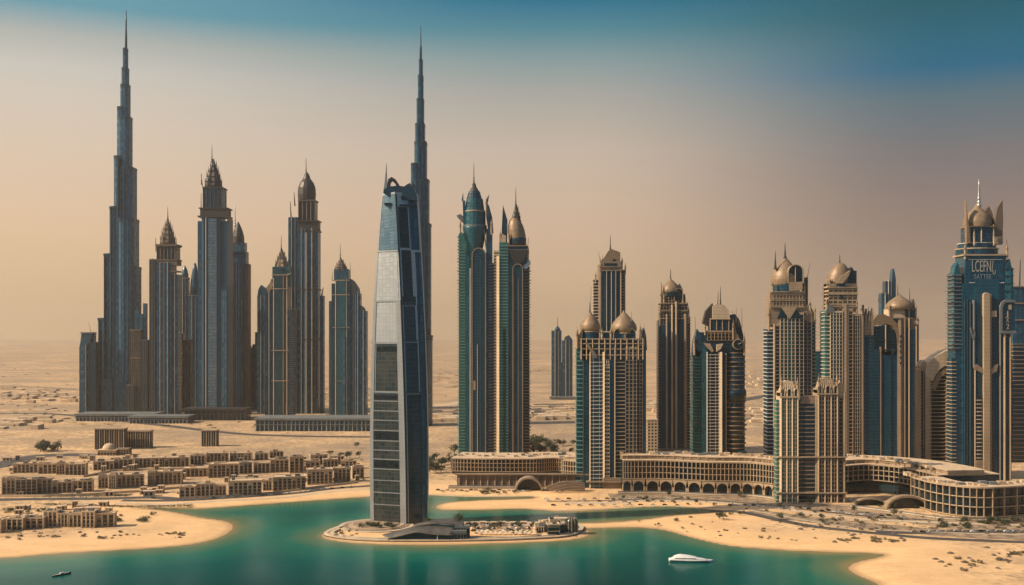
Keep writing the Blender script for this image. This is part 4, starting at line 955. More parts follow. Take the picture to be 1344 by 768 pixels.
t = Tower('blue_vault_tower', 'deep blue glass tower with bronze vault over a two-pane arched window', 1160, 612)
t.glass(1138, 1156, 462, 0, 24, mat='blue'); t.pier(1154.6, 1157.4, 455, -.8, 24, mat='brown'); t.glass(1157.4, 1170, 460, .4, 24, mat='royal'); t.glass(1170, 1180, 465, 1.2, 24, mat='blue'); t.pier(1179.4, 1181.4, 450, .2, 24, mat='stone'); t.balc(1136, 1146, 418, 4, 20, bot=462, core='navy', slab='greystone')
t.glass(1144, 1180, 428, 3, 22, bot=464, mat='navy', name='attic'); t.slabpoly([(1146, 428), (1146.5, 420), (1152, 413), (1160, 412), (1170, 417), (1177, 424), (1180.5, 438), (1180.5, 452), (1178, 452), (1177, 438), (1172, 428), (1164, 425), (1155, 426)], .5, 22, 'gold', 'vault_roof')
t.slabpoly([(1147.5, 457), (1147.5, 429), (1162, 427.5), (1162, 457)], 1, 4, 'black', 'arched_pane'); t.slabpoly([(1163.5, 457), (1163.5, 427.5), (1170, 430), (1175, 438), (1176.5, 457)], 1, 4, 'black', 'arched_pane'); t.pier(1162, 1163.5, 426, .2, 4, bot=462, mat='stone', name='mullion')
t.bands(1147, 1177, [446], .4, 3, .9, 'bluemetal', 'transom'); t.slabpoly([(1146, 458), (1177, 458), (1172, 466), (1150, 466)], .4, 4, 'bluemetal', 'bracket'); t.rod(1146, 430, 1147.5, 404, .8, 8, mat='brown', name='pinnacle'); t.rod(1141, 420, 1143, 402, 1.0, 8, mat='brown', name='pinnacle')

t = Tower('lantern_dome_tower', 'brown tower with flared bronze onion dome on a cream lantern beside the blue vault', 1186, 612)
t.pier(1178, 1185, 420, -.2, 24, mat='tan'); t.glass(1185, 1186.6, 430, .6, 24, mat='black'); t.pier(1186.6, 1189, 418, -.6, 24, mat='brown'); t.glass(1189, 1192.5, 430, .4, 24, mat='black'); t.pier(1192.5, 1194, 418, -.6, 24, mat='stone'); t.glass(1194, 1202, 432, .6, 24, mat='navy'); t.pier(1202, 1204, 428, -.4, 24, mat='tan'); t.pier(1204, 1206.8, 426, 1.5, 22, mat='brown')
t.glass(1169, 1203, 418, 2, 24, bot=432, mat='tan', name='attic'); t.glass(1167.5, 1203, 406, 3, 22, bot=418, mat='cream', name='lantern'); t.glass(1167.5, 1180, 418.5, .8, 10, bot=424, mat='black', name='attic_window'); t.glass(1189.5, 1193, 405, 1.8, 6, bot=418, mat='black', name='slot_window'); t.glass(1195.5, 1202, 405, 1.8, 6, bot=418, mat='black', name='slot_window')
t.bands(1168, 1203, [405.5, 417.5, 425], 1.0, 22, 1.2, 'tan'); t.onion(1185, 16.6, 385, 406, 13, bulge=1.05); t.spire(1183, 372, 388, .6, 13); t.rod(1197, 400, 1197, 378, .6, 8); t.slabpoly([(1196, 406), (1198, 396), (1201, 392), (1203.5, 404), (1203.5, 408)], 4, 14, 'brown', 'flank_screen')
for r_ in (440, 447, 453, 460, 468, 475): t.put(MB().box(t.x(1181), t.x(1183), -.5, 1, t.z(r_ + 3), t.z(r_)), 'slot_window', 'black')

t = Tower('vault_roof_block', 'rounded beige block with smooth curved roof and ribbed balconies beside the big blue tower', 1232, 632)
t.windows(1209, 1221, 482, 1, 22, cols=3, core='black', stone='tan', thick=.19); t.pier(1215, 1222.5, 486, -.2, 22, mat='stone'); t.balc(1222, 1232, 500, .6, 22, core='black', slab='stone', thick=.19, jag=.4, out=.4); t.balc(1232, 1243, 480, .2, 22, core='black', slab='stone', thick=.19); t.pier(1241, 1247, 500, -.4, 22, mat='tan'); t.windows(1247, 1255, 480, 1, 22, cols=2, core='black', stone='stone')
prof = [(1215, 492), (1216, 481), (1220, 474), (1229, 467), (1240, 461), (1250, 458), (1257, 458), (1257, 474), (1246, 477), (1234, 484), (1228, 492), (1224, 500)]
t.slabpoly(prof, -1, 22, 'cream', 'curved_roof'); t.slabpoly([(1208.5, 486), (1210, 477), (1214, 473), (1217, 478), (1215, 488)], 2, 18, 'stone', 'scroll_end'); t.slabpoly([(1222, 510), (1230, 492), (1242, 480), (1248, 476), (1248, 486), (1236, 494), (1228, 512)], -.2, 14, 'tan', 'gable')

# big blue tower --------------------------------------------------------
t = Tower('big_blue_tower', 'big deep blue glass tower with petalled gold dome, lettered sign and tall beige column', 1294, 640)
t.glass(1264, 1280, 372, 2, 34, mat='royal'); t.glass(1280, 1312, 366, 1, 36, mat='royal'); t.glass(1312, 1329, 372, 3, 34, mat='royal'); t.glass(1268, 1322, 335, 2.5, 34, bot=374, mat='royal', name='sign_storey'); t.glass(1256, 1264.5, 372, 5, 30, mat='blue')
t.balc(1254, 1263.5, 358, 3.5, 26, bot=460, core='teal', slab='greystone', thick=.26, out=.8, jag=2.2); t.balc(1251.5, 1257, 470, 4, 22, core='navy', slab='stone', thick=.19, out=.6); t.slabpoly([(1254, 362), (1256, 350), (1260, 344), (1262, 352), (1264, 364)], 6, 20, 'teal', 'left_flank')
for x in (1266.5, 1270, 1283.4): t.pier(x - .35, x + .35, 392, .6, 5, mat='bluemetal', name='fin')
# columns
t.pier(1289.5, 1297.5, 384, -4.5, 3, mat='stone', name='beige_column', round_top=True); t.pier(1297.5, 1300.5, 386, -3.2, 3, mat='tan', name='column_flank'); t.pier(1300.5, 1307, 392, -2.0, 3, mat='black', name='glass_column'); t.glass(1300.5, 1306.8, 408, -2.6, 2, bot=416, mat='stone', name='balcony_box')
t.pier(1276.8, 1278.8, 394, -1.8, 2, bot=482, mat='greystone', name='slim_column'); t.pier(1272.6, 1273.8, 396, -1.2, 2, mat='bluemetal', name='slim_column'); t.pier(1278.9, 1280.2, 482, -1.4, 2, mat='stone', name='slim_column'); t.glass(1282.5, 1289, 414, -.6, 2, mat='navy', name='bay_window')
t.pier(1311, 1313.2, 400, -2.2, 3, mat='greystone', name='slim_column'); t.pier(1316.4, 1319.2, 438, -2.6, 3, mat='stone', name='slim_column'); t.pier(1319.2, 1324.5, 438, -1.6, 3, mat='black', name='glass_column'); t.pier(1324.5, 1326.4, 438, -2.4, 3, mat='tan', name='slim_column'); t.pier(1313.2, 1316.4, 438, -1, 3, mat='navy', name='glass_column')
t.slabpoly([(1277, 479), (1281, 478), (1289.5, 484), (1289.5, 491), (1277.5, 484)], -3, 0, 'tan', 'bracket_arm'); t.slabpoly([(1309, 478), (1305, 479), (1298, 487), (1298, 493), (1307, 487)], -3, 0, 'tan', 'bracket_arm'); t.slabpoly([(1272.2, 430), (1274, 430), (1276, 440), (1279.6, 436), (1278.5, 444), (1276, 445)], -2.2, 0, 'greystone', 'scroll')
t.balc(1281.5, 1287.5, 520, -2.4, 2, bot=604, core='black', slab='cream', thick=.19, inset=.8); t.glass(1281, 1289.5, 606, -2.6, 2, mat='tan', name='stair_base'); t.bands(1281, 1289, [605], -2.9, 2, 1.6, 'stone')
# vertical sign in its frame
t.slabpoly([(1311, 438), (1311, 404), (1313, 397), (1318, 393.5), (1331, 393.5), (1331, 397), (1319, 397), (1315.5, 400), (1314.4, 406), (1314.4, 434), (1331, 434), (1334, 438)], -3.4, 0, 'greystone', 'sign_frame'); t.slabpoly([(1314.4, 434), (1314.4, 406), (1315.5, 400), (1319, 397), (1331, 397), (1331, 434)], -2, 0, 'navy', 'sign_board')
t.pier(1320.5, 1330.5, 352, .6, 10, bot=394, mat='teal', name='corner_turret'); t.slabpoly([(1320, 353), (1323, 345), (1326, 340), (1328, 350), (1331, 354)], 1, 9, 'blue', 'turret_cap'); t.bands(1320, 1331, [353, 362, 372, 382], .2, 10, .8, 'bluemetal')
# crown
t.bands(1266, 1324, [334.5], .8, 36, 2.0, 'stone', 'sky_ledge'); t.cyl(1293, 27, 326, 333.6, 26, 'navy', 'crown_drum', sy=.9); t.cyl(1293, 27.6, 324.6, 326, 26, 'stone', 'crown_ledge', sy=.9); t.cyl(1293, 24.5, 318.5, 324.6, 26, 'blue', 'crown_drum', sy=.9); t.cyl(1293, 24.9, 317.5, 318.6, 26, 'white', 'crown_ledge', sy=.9)
t.glass(1276, 1308, 296, 8, 36, bot=318, mat='navy', name='lantern')
for x in (1276, 1291.5, 1307.5): t.pier(x - .8, x + .8, 294, 7, 12, bot=318, mat='stone', name='frame_post')
t.onion(1292, 18, 264, 297, 22, 'gold', bulge=1.0); t.bands(1275, 1309, [296.5], 6, 36, 1.2, 'gold', 'dome_ledge'); t.spire(1294.5, 231, 268, 1.7, 22, 'brightmetal', 3)
t.slabpoly([(1271.5, 320), (1271, 285), (1270.3, 262), (1273, 284), (1276.5, 318)], 6, 12, 'gold', 'petal'); t.slabpoly([(1310, 320), (1310, 292), (1314, 272), (1320.5, 261), (1321.5, 290), (1320, 320)], 10, 16, 'brown', 'petal'); t.slabpoly([(1300, 276), (1305, 268), (1310, 278), (1313, 296), (1308, 300)], 16, 22, 'brown', 'petal'); t.glass(1309, 1319, 310, 6, 16, bot=320, mat='tan', name='crown_terrace'); t.rod(1325, 336, 1325, 314, .6, 8)
# lettering of the sign
t.slabpoly([(1273.5, 371.5), (1273.5, 370.4), (1319, 370.4), (1319, 371.5)], 1.6, 2.6, 'white', 'sign_rail'); t.bands(1273, 1316, [340.5], 1.6, 3, .5, 'white', 'sign_rail'); t.slabpoly([(1273.5, 368), (1273.5, 342), (1318, 342), (1318, 368)], 1.9, 2.8, 'blue', 'sign_board')
def lettering(T, text, x0, x1, top, bot, y, mat='white', name='sign_lettering', ext=.12):
    cu = bpy.data.curves.new(name, 'FONT'); cu.body = text; cu.extrude = ext; cu.align_x = 'LEFT'; cu.space_character = 1.05
    o = bpy.data.objects.new(name, cu); COL.objects.link(o); o.parent = T.root
    bpy.context.view_layer.update()
    w, h = o.dimensions.x, 0.70
    o.rotation_euler = (R(90), 0, 0)
    o.scale = ((x1 - x0) * T.s / max(w, .01), (bot - top) * T.s / h, T.s)
    o.location = (T.x(x0) * T.s, y * T.s, T.z(bot) * T.s)
    bpy.context.view_layer.update()
    me = bpy.data.meshes.new_from_object(o.evaluated_get(bpy.context.evaluated_depsgraph_get())); me.materials.clear(); me.materials.append(M[mat])
    q = bpy.data.objects.new(name, me); COL.objects.link(q); q.parent = T.root; q.location, q.rotation_euler, q.scale = o.location, o.rotation_euler, o.scale
    bpy.data.objects.remove(o); q.name = name; return q
lettering(t, 'LCEFN/', 1276, 1304, 341.5, 356.5, 1.6); lettering(t, 'U', 1303.5, 1307, 354, 360, 1.6); lettering(t, 'SATTEE', 1279, 1301.5, 360, 366.3, 1.5, 'brightmetal')
for k, ch in enumerate('IJX2'): lettering(t, ch, 1319.5, 1323.5, 400 + 8.4 * k, 406.5 + 8.4 * k, -2.3, 'cream', 'sign_letter')

t = Tower('edge_tower', 'dark beige ribbed tower cut off by the right edge of the view', 1346, 640, dep=1330)
t.balc(1330, 1352, 452, 0, 24, core='navy', slab='tan', thick=.19, every=1.3); t.windows(1325, 1331, 470, 2, 20, cols=1, core='navy', stone='tan'); t.glass(1331, 1352, 376, 3, 24, bot=454, mat='dusk', name='upper_storeys'); t.bands(1330, 1353, [376, 398, 420, 452], 1.6, 24, 1.6, 'tan'); t.rod(1342, 378, 1343, 340, 1.0, 8, mat='bluemetal'); t.windows(1352, 1372, 430, 1, 24, cols=4, core='navy', stone='tan')

def turret(cx, base_tower, x, top, bot, r=1.5, y=3, mat='stone', cap='gold'):
    T = base_tower; z0, z1 = T.z(bot), T.z(top); h = z1 - z0
    T.put(MB().lathe([(r, z0), (r, z0 + h * .5), (r * 1.25, z0 + h * .52), (r * 1.25, z0 + h * .56)], T.x(x), y, 10, 1, False), 'turret', mat)
    T.put(MB().lathe([(r * 1.0, z0 + h * .56), (r * 1.2, z0 + h * .63), (r * .8, z0 + h * .74), (r * .25, z0 + h * .84), (.12, z1)], T.x(x), y, 10), 'turret_cap', cap)
for nm, lst in {'twin_domed_tower': [(757.5, 428, 458, 1.5), (790.5, 430, 447, 1.3), (802, 429, 447, 1.3), (840.5, 424, 450, 1.5)],
                'single_dome_tower': [(866.5, 402, 428, 1.4), (904, 400, 424, 1.4), (872, 384, 402, 1.2), (897, 388, 402, 1.2)],
                'round_corner_tower': [(912, 438, 466, 1.4), (926, 424, 440, 1.2), (963, 418, 446, 1.2), (977.5, 436, 466, 1.4)],
                'swirl_dome_tower': [(1010, 400, 434, 1.5), (1014.5, 366, 386, 1.4), (1056.5, 368, 386, 1.4), (1064, 392, 412, 1.4), (1070.5, 400, 420, 1.2)],
                'broken_dome_tower': [(1086, 388, 412, 1.5), (1089.5, 362, 380, 1.3), (1125.5, 390, 412, 1.3), (1132, 398, 420, 1.3)],
                'lantern_dome_tower': [(1168.5, 396, 420, 1.3), (1203, 396, 420, 1.3), (1206, 414, 432, 1.2)],
                'slant_cap_tower': [(788.5, 336, 358, 1.2), (816.5, 334, 356, 1.2), (821, 344, 360, 1.0), (782, 356, 372, 1.0)],
                'big_blue_tower': [(1268, 318, 340, 1.5), (1323, 318, 340, 1.5), (1280, 300, 322, 1.2), (1306, 300, 322, 1.2)],
                'green_arch_tower': [(604, 286, 312, 1.2), (645, 286, 308, 1.3), (638, 256, 282, 1.1)],
                'bronze_cap_tower': [(657, 300, 322, 1.2), (668, 302, 324, 1.2), (693, 318, 348, 1.3)],
                'beige_scallop_tower': [(1026, 494, 520, 1.5), (1047, 494, 520, 1.5), (1075, 490, 516, 1.5), (1099, 490, 516, 1.5)]}.items():
    T_ = TOWERS[nm]
    for x, tp, bt, r in lst: turret(T_.cx, T_, x, tp, bt, r, 1.0 if nm == 'beige_scallop_tower' else 3.0)

# ================================================================== PROMENADE PODIUMS
def curve_pts(pts, n):
    P = np.array(pts, float)
    q = np.linspace(0, len(P) - 1, n)
    out = []
    for u in q:
        i = int(min(u, len(P) - 2)); f = u - i
        p0, p1, p2, p3 = P[max(i - 1, 0)], P[i], P[i + 1], P[min(i + 2, len(P) - 1)]
        out.append(.5 * ((2 * p1) + (-p0 + p2) * f + (2 * p0 - 5 * p1 + 4 * p2 - p3) * f * f + (-p0 + 3 * p1 - 3 * p2 + p3) * f ** 3))
    return np.array(out)

def ribbon(mb, P, off0, off1, z0, z1):
    """band along plan polyline P (metres), between two offsets, as closed solid"""
    T_ = np.gradient(P, axis=0); T_ /= np.linalg.norm(T_, axis=1)[:, None]
    Nn = np.stack([T_[:, 1], -T_[:, 0]], 1)      # toward the camera for left-to-right paths
    A, B = P + Nn * off0, P + Nn * off1
    mb.loft([[(a[0], a[1], z0), (b_[0], b_[1], z0), (b_[0], b_[1], z1), (a[0], a[1], z1)] for a, b_ in zip(A, B)])
    return Nn

def promenade(name, label, px_pts, tops, base_h, depth_m, mat='stone', glass='black', ncol=30, arches=0, arch_rng=None, colw=.8):
    g = [ground(a, b_)[:2] for a, b_ in px_pts]
    P = curve_pts(g, 50)
    o = P[0]
    root = empty(name, (o[0], o[1], GZ), label, 'podium', 'promenade podiums')
    L = P - o
    H = tops
    st = (H - base_h) / 3.0 if base_h else H / 3.0
    mb = MB(); ribbon(mb, L, -depth_m, -3.4, -2, H - 1.0); mb.build('glass_wall', glass, root)
    nf = 4
    # set-back top storey and roof clutter
    if H > 20 and base_h > 2:
        mb = MB(); ribbon(mb, L, -depth_m * .75, -9, H - .5, H + 4.2); mb.build('upper_storey', 'tan', root)
        mb = MB(); ribbon(mb, L, -depth_m * .78, -8, H + 4.2, H + 4.8); mb.build('upper_roof', 'roof', root)
        Qb = curve_pts(g, ncol // 2 + 1) - o
        for p in Qb: MB().box(-.9, .9, 8.6, 9.4, H, H + 4.1).build('pier', mat, root).location = (p[0], p[1], 0)
    rq = random.Random(len(label))
    for p in curve_pts(g, 26) - o:
        q = rq.uniform(1.2, 3.2); yy = rq.uniform(min(14, depth_m * .3), depth_m * .7); hh_ = H + (4.8 if H > 20 and base_h > 2 else .8)
        MB().box(-q, q, yy - q, yy + q, hh_ - .3, hh_ + rq.uniform(1, 3)).build('roof_box', rq.choice(['villa2', 'greystone', 'stone']), root).location = (p[0], p[1], 0)
    for k in range(nf):
        z = base_h + k * st
        mb = MB(); ribbon(mb, L, -1.6, .3 + (.5 if k in (0, nf - 1) else 0), z - .35, z + (.8 if k == nf - 1 else .3)); mb.build('floor_slab', mat, root)
    mb = MB(); ribbon(mb, L, -depth_m - 1, -1.7, H + .2, H + .85); mb.build('roof', 'roof', root)
    Q = curve_pts(g, ncol + 1) - o
    TT = np.gradient(Q, axis=0)
    colm = MB().box(-colw / 2, colw / 2, -.6, .8, base_h, H).build('column', mat, root)
    first = True
    for p, tt in zip(Q, TT):
        c = colm if first else colm.copy()
        if not first: COL.objects.link(c); c.parent = root
        first = False
        c.location = (p[0], p[1], 0); c.rotation_euler = (0, 0, math.atan2(tt[1], tt[0]))
    if arches:
        Q = curve_pts(g, arches * 2 + 1) - o; TT = np.gradient(Q, axis=0)
        for k in range(arches):
            p, tt = Q[2 * k + 1], TT[2 * k + 1]
            w = np.linalg.norm(Q[2 * k + 2] - Q[2 * k]) * .98; r = w / 2; h = base_h - .9
            rr = r * (.80 if k % 3 else .86); hs = max(h * .86 - min(rr, h * .7), .8); hh = min(rr, h * .7)
            inner = [(rr * math.cos(a), hs + hh * math.sin(a)) for a in [math.pi * i / 12 for i in range(13)]]
            n = len(inner)
            vs_, fs_ = [], []
            top = [(r * math.cos(math.pi * i / 12) if 0 < i < 12 else (r if i == 0 else -r), h) for i in range(13)]
            for y in (-.9, 1.8):
                vs_ += [(x, y, z) for x, z in inner] + [(x, y, z) for x, z in top]
            M2 = 2 * n
            for i in range(n - 1):
                fs_ += [(i, n + i, n + i + 1, i + 1), (M2 + i + 1, M2 + n + i + 1, M2 + n + i, M2 + i), (i, i + 1, M2 + i + 1, M2 + i)]
            mbA = MB(); mbA.add(vs_, fs_)
            for sgn in (-1, 1):
                a, b_ = sorted((sgn * rr, sgn * r)); mbA.box(a, b_, -.92, 1.8, -2, hs)
            ao = mbA.build('arch', mat, root); ao.location = (p[0], p[1], 0); ao.rotation_euler = (0, 0, math.atan2(tt[1], tt[0]))
    return root, L

promenade('promenade_podium', 'two-storey colonnaded podium below the teal pair of towers', [(592, 622), (640, 623), (700, 623), (735, 622), (770, 626)], 17.5, 3.5, 60, 'stone', 'black', 46)
pod_a = promenade('promenade_podium', 'long curving podium with a row of arches, between the twin-domed tower and the dome towers', [(818, 645), (870, 645), (930, 648), (985, 649), (1024, 654)], 31, 13, 45, 'stone', 'black', 44, 13)
promenade('promenade_podium', 'curved glazed podium sweeping below the blue vault tower', [(1104, 650), (1140, 647), (1180, 651), (1212, 658), (1232, 664)], 28, 13, 60, 'stone', 'black', 24, 0)
promenade('promenade_podium', 'three-storey framed podium bowing out below the big blue tower', [(1196, 663), (1224, 672), (1260, 678), (1300, 680), (1360, 676)], 26, 1.0, 26, 'stone', 'black', 17, 0)
# wing joined to the projecting column of the twin-domed tower
promenade('promenade_podium', 'short podium wing tucked left of the twin-domed tower', [(738, 628), (756, 630), (778, 633)], 20, 3.0, 30, 'stone', 'black', 12)
# backing terraces and small low blocks behind the promenade
def low_block(label, x0, x1, top, base, mat, n, name='low_block', dd=16, rows=2):
    T = Tower(name, label, (x0 + x1) / 2, base, 'building')
    T.windows(x0, x1, top, 0, dd, cols=n, core='black', stone=mat, thick=.5, cw=.45)
    T.bands(x0, x1, [top], -.5, dd, 1.2, mat, 'parapet')
    return T
low_block('small pale hotel block with a curved gable seen left of the single-dome tower', 850, 863, 551, 606, 'cream', 3)
low_block('flat-roofed two-storey hall at the foot of the single-dome tower', 856, 912, 596, 612, 'tan', 12, rows=2, dd=24)
low_block('low pale terrace block behind the podium, right of the twin-domed tower', 848, 872, 604, 618, 'villa', 6)
def terrace(label, pts, d, h):
    g = np.array([ground(a, b_)[:2] for a, b_ in pts]); P = curve_pts(g, 50); o = P[0]
    root = empty('terrace', (o[0], o[1], GZ), label, 'terrace')
    for k in range(3):
        mb = MB(); ribbon(mb, P - o, -d, -k * d / 4, -1, h * (k + 1) / 3); mb.build('terrace_step', ('stone', 'tan', 'cream')[k], root)
    mb = MB(); ribbon(mb, P - o, -d * .5 - .35, -d * .5 - .15, h, h + 1.0); mb.build('balustrade', 'greystone', root)
terrace('stepped stone terrace running below the arched podium', [(812, 650), (870, 650), (930, 652.5), (985, 654), (1020, 659)], 10, 2.4)
terrace('stepped stone terrace running below the teal pair podium', [(588, 641.5), (640, 642), (700, 642)], 10, 2.0)
terrace('stepped stone terrace running below the glazed and bowed podiums', [(1112, 668), (1160, 674), (1200, 679.5), (1240, 684.5), (1300, 686.5), (1380, 684)], 10, 2.4)
def arch_band(label, x0, x1, base, h, w, mat='stone', thick=1.6, name='arched_entrance'):
    a = ground(x0, base); b_ = ground(x1, base); r = (b_[0] - a[0]) / 2
    root = empty(name, ((a[0] + b_[0]) / 2, a[1], GZ), label, 'entrance')
    def outl(rr, hh): return [(rr * math.cos(t_), hh * math.sin(t_)) for t_ in [math.pi * i / 20 for i in range(21)]]
    o_, i_ = outl(r, h), outl(r - thick, h - thick)
    n = 21; vs_ = []
    for y in (0, w): vs_ += [(x, y, z) for x, z in o_] + [(x, y, z) for x, z in i_]
    fs_ = []
    for k in range(n - 1):
        fs_ += [(k, k + 1, n + k + 1, n + k), (2 * n + k + 1, 2 * n + k, 3 * n + k, 3 * n + k + 1), (k + 1, k, 2 * n + k, 2 * n + k + 1), (n + k, n + k + 1, 3 * n + k + 1, 3 * n + k)]
    mb = MB(); mb.add(vs_, fs_); mb.build('arch_shell', mat, root)
    MB().extrude([(x, z - .1) for x, z in i_], w * .5, w - .2).build('dark_opening', 'black', root)
    return root

def rib_fan(label, x0, x1, base, h):
    a, b_ = ground(x0, base), ground(x1, base); w = b_[0] - a[0]
    root = empty('ribbed_canopy', (a[0], a[1], GZ), label, 'canopy')
    for k in range(7):
        n = 16; rings = []
        for i in range(n):
            u = i / (n - 1); x = w * (.06 * k + (1 - .06 * k) * u); z = h * (1 - .11 * k) * math.sin(math.pi * min(1, .12 + u * .88) * .5 + 0) ** .7 * (1 - .35 * u ** 3)
            y = 1.5 * k * -1.0 + 6 * u
            rings.append([(x, y, max(z - .8, -.5)), (x, y + .9, max(z - .8, -.5)), (x, y + .9, z), (x, y, z)])
        mb = MB(); mb.loft(rings); mb.build('rib', 'tan' if k % 2 else 'stone', root)
    MB().extrude([(w * .08, -.5), (w, -.5), (w, h * .6), (w * .5, h * .75), (w * .15, h * .35)], 8, 12).build('dark_backing', 'brown', root)
rib_fan('fan of curved ribs sweeping down left of the twin-domed tower foot', 712, 768, 646, 13)
arch_band('large arched entrance under the podium of the teal pair', 676, 712, 645, 14, 16, 'tan')
arch_band('broad low arched entrance under the curved glazed podium', 1164, 1220, 668, 12, 9, 'tan', 1.8)
arch_band('small shallow arch at the right foot of the scalloped beige tower', 1122, 1164, 664, 7, 7, 'tan', 1.2)
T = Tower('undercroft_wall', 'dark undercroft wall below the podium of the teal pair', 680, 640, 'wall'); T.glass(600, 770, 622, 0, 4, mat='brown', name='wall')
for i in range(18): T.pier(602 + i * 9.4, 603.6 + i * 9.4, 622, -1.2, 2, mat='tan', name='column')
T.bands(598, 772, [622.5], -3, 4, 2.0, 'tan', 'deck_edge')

# ================================================================== VILLAS (low blocks across the lagoon)
def unit_window():
    return MB().box(-.5, .5, -.12, .25, 0, 1)
win_mesh = None
def villa(label, x0, x1, top, base, rz=14, mat='villa', nwin=None, dfrac=.55, group=None, piers=True, pent=True, glass=False):
    g = ground((x0 + x1) / 2, base); s = g[1] / F
    w, h = (x1 - x0) * s, (base - top) * s
    a = R(rz); d = max(9.0, w * dfrac)
    wl = max(6.0, (w - d * abs(math.sin(a)) * .6) / math.cos(a))
    h *= .93
    r = empty('apartment_block', (g[0], g[1], g[2]), label, 'apartment block', group, a)
    MB().box(-wl / 2, wl / 2, 0, d, -1.5, h - .3).build('wall', mat if not glass else 'navy', r)
    mb = MB()   # roof slab with parapet
    mb.box(-wl / 2 - .5, wl / 2 + .5, -.7, d + .5, h - .297, h + .1)
    for q in ((-wl / 2 - .5, wl / 2 + .5, -.7, -.3), (-wl / 2 - .5, wl / 2 + .5, d + .1, d + .5), (-wl / 2 - .5, -wl / 2 - .1, -.297, d + .097), (wl / 2 + .1, wl / 2 + .5, -.297, d + .097)): mb.box(*q, h + .103, h + .75)
    rf = mb.build('roof', 'roof', r)
    if pent:
        rnd = random.Random(int(x0 * 7 + base))
        for _ in range(rnd.randint(1, 4)):
            px_, py_ = rnd.uniform(-.38, .38) * wl, rnd.uniform(.2, .7) * d; q = rnd.uniform(1.2, 2.8)
            MB().box(px_ - q, px_ + q, py_ - q * .7, py_ + q * .7, h + .11, h + rnd.uniform(1.2, 2.8)).build('roof_box', rnd.choice(['villa2', 'villa', 'greystone']), rf)
    n = nwin or max(3, int(round(wl / 4.6)))
    wm = None
    for i in range(n):
        xc = -wl / 2 + (i + .5) * wl / n
        if wm is None: wm = unit_window().build('window', 'window', r); o = wm
        else: o = wm.copy(); COL.objects.link(o); o.parent = r
        o.location = (xc, 0, h * .08); o.scale = (wl / n * (.62 if i % 3 else .74), 1, h * (.80 if i % 4 else .62))
    if piers:
        pm = None
        for i in range(n + 1):
            if i % 2 and n > 5: continue
            xc = -wl / 2 + i * wl / n
            if pm is None: pm = MB().box(-.5, .5, -.9, .2, -1, 1).build('pier', 'villa2', r); o = pm  # paler render on every pier, its sunlit look put into colour
            else: o = pm.copy(); COL.objects.link(o); o.parent = r
            o.location = (xc, 0, 0); o.scale = (.75, 1, h - .35)
    mb = MB(); st = 3.4; z = st
    while z < h - 1.5: mb.box(-wl / 2 + .1, wl / 2 - .1, -.45, .2, z - .22, z + .22); z += st
    if mb.v: mb.build('floor_band', mat, r)
    for j in range(max(1, int(d / 5))):     # side windows
        yc = (j + .5) * d / max(1, int(d / 5))
        MB().box(-wl / 2 - .1, -wl / 2 + .3, yc - .8, yc + .8, h * .15, h * .8).build('window', 'window', r)
    return r
VROWS = {
 'back row of low blocks': ('back row of low blocks under the desert skyline', [(18, 49, 608, 621, 'villa2'), (51, 74, 608, 622, 'villa2'), (74, 85, 607, 623, 'villa2'), (86, 112, 608, 625, 'villa'), (123, 149, 605, 617, 'villa'), (150, 174, 602, 615, 'villa2'), (177, 214, 600.5, 613.5, 'villa'),
   (216, 248, 600, 613, 'villa'), (250, 269, 597, 610, 'villa'), (271, 300, 594, 607, 'villa'), (302, 330, 594, 605, 'villa2'), (335, 352, 594, 604, 'villa'), (354, 372, 592, 601, 'villa2'), (407, 430, 596, 610, 'villa2'), (433, 452, 598, 610, 'villa')]),
 'middle row of low blocks': ('middle row of low blocks', [(3, 20, 626, 649, 'villa2'), (21, 48, 628, 650, 'glass'), (49, 68, 627, 648, 'villa'), (69, 94, 632, 647, 'villa'), (96, 121, 630, 646, 'villa'), (129, 142, 624, 641, 'villa2'), (143, 152, 622, 642, 'villa2'), (154, 189, 622, 640, 'villa'), (194, 203, 618, 637, 'villa2'),
   (204, 238, 618, 636, 'villa'), (239, 272, 614, 626, 'villa'), (274, 313, 608, 627, 'villa'), (314, 331, 606, 622, 'villa2'), (333, 354, 607, 621, 'villa'), (355, 379, 602, 620, 'villa'), (380, 399, 598, 621, 'villa'), (401, 420, 604, 619, 'villa2'), (424, 444, 602, 617, 'villa'), (448, 468, 604, 616, 'villa2')]),
 'front row of low blocks': ('front row of low blocks along the lagoon bank', [(236, 256, 638, 653, 'villa2'), (258, 281, 634, 652, 'villa'), (282, 297, 637, 651, 'villa'), (300, 344, 630, 651, 'villa2'), (345, 357, 630, 644, 'villa2'), (358, 402, 625, 644, 'villa'), (403, 437, 615, 636, 'villa2'), (438, 460, 613, 633, 'villa'), (462, 478, 612, 628, 'villa2')]),
 'beach row of low blocks': ('row of low blocks behind the left beach', [(-26, 1, 683, 700, 'villa'), (2, 30, 680, 696, 'villa'), (32, 57, 679, 694, 'villa'), (58, 75, 670, 692, 'villa2'), (76, 89, 673, 692, 'villa2'), (91, 107, 674, 692, 'villa'), (108, 124, 670, 693, 'villa2'), (126, 150, 673, 692, 'villa')]),
}
ORD = ['first', 'second', 'third', 'fourth', 'fifth', 'sixth', 'seventh', 'eighth', 'ninth', 'tenth', 'eleventh', 'twelfth', 'thirteenth', 'fourteenth', 'fifteenth', 'sixteenth', 'seventeenth', 'eighteenth', 'nineteenth', 'twentieth', 'twenty-first', 'twenty-second']
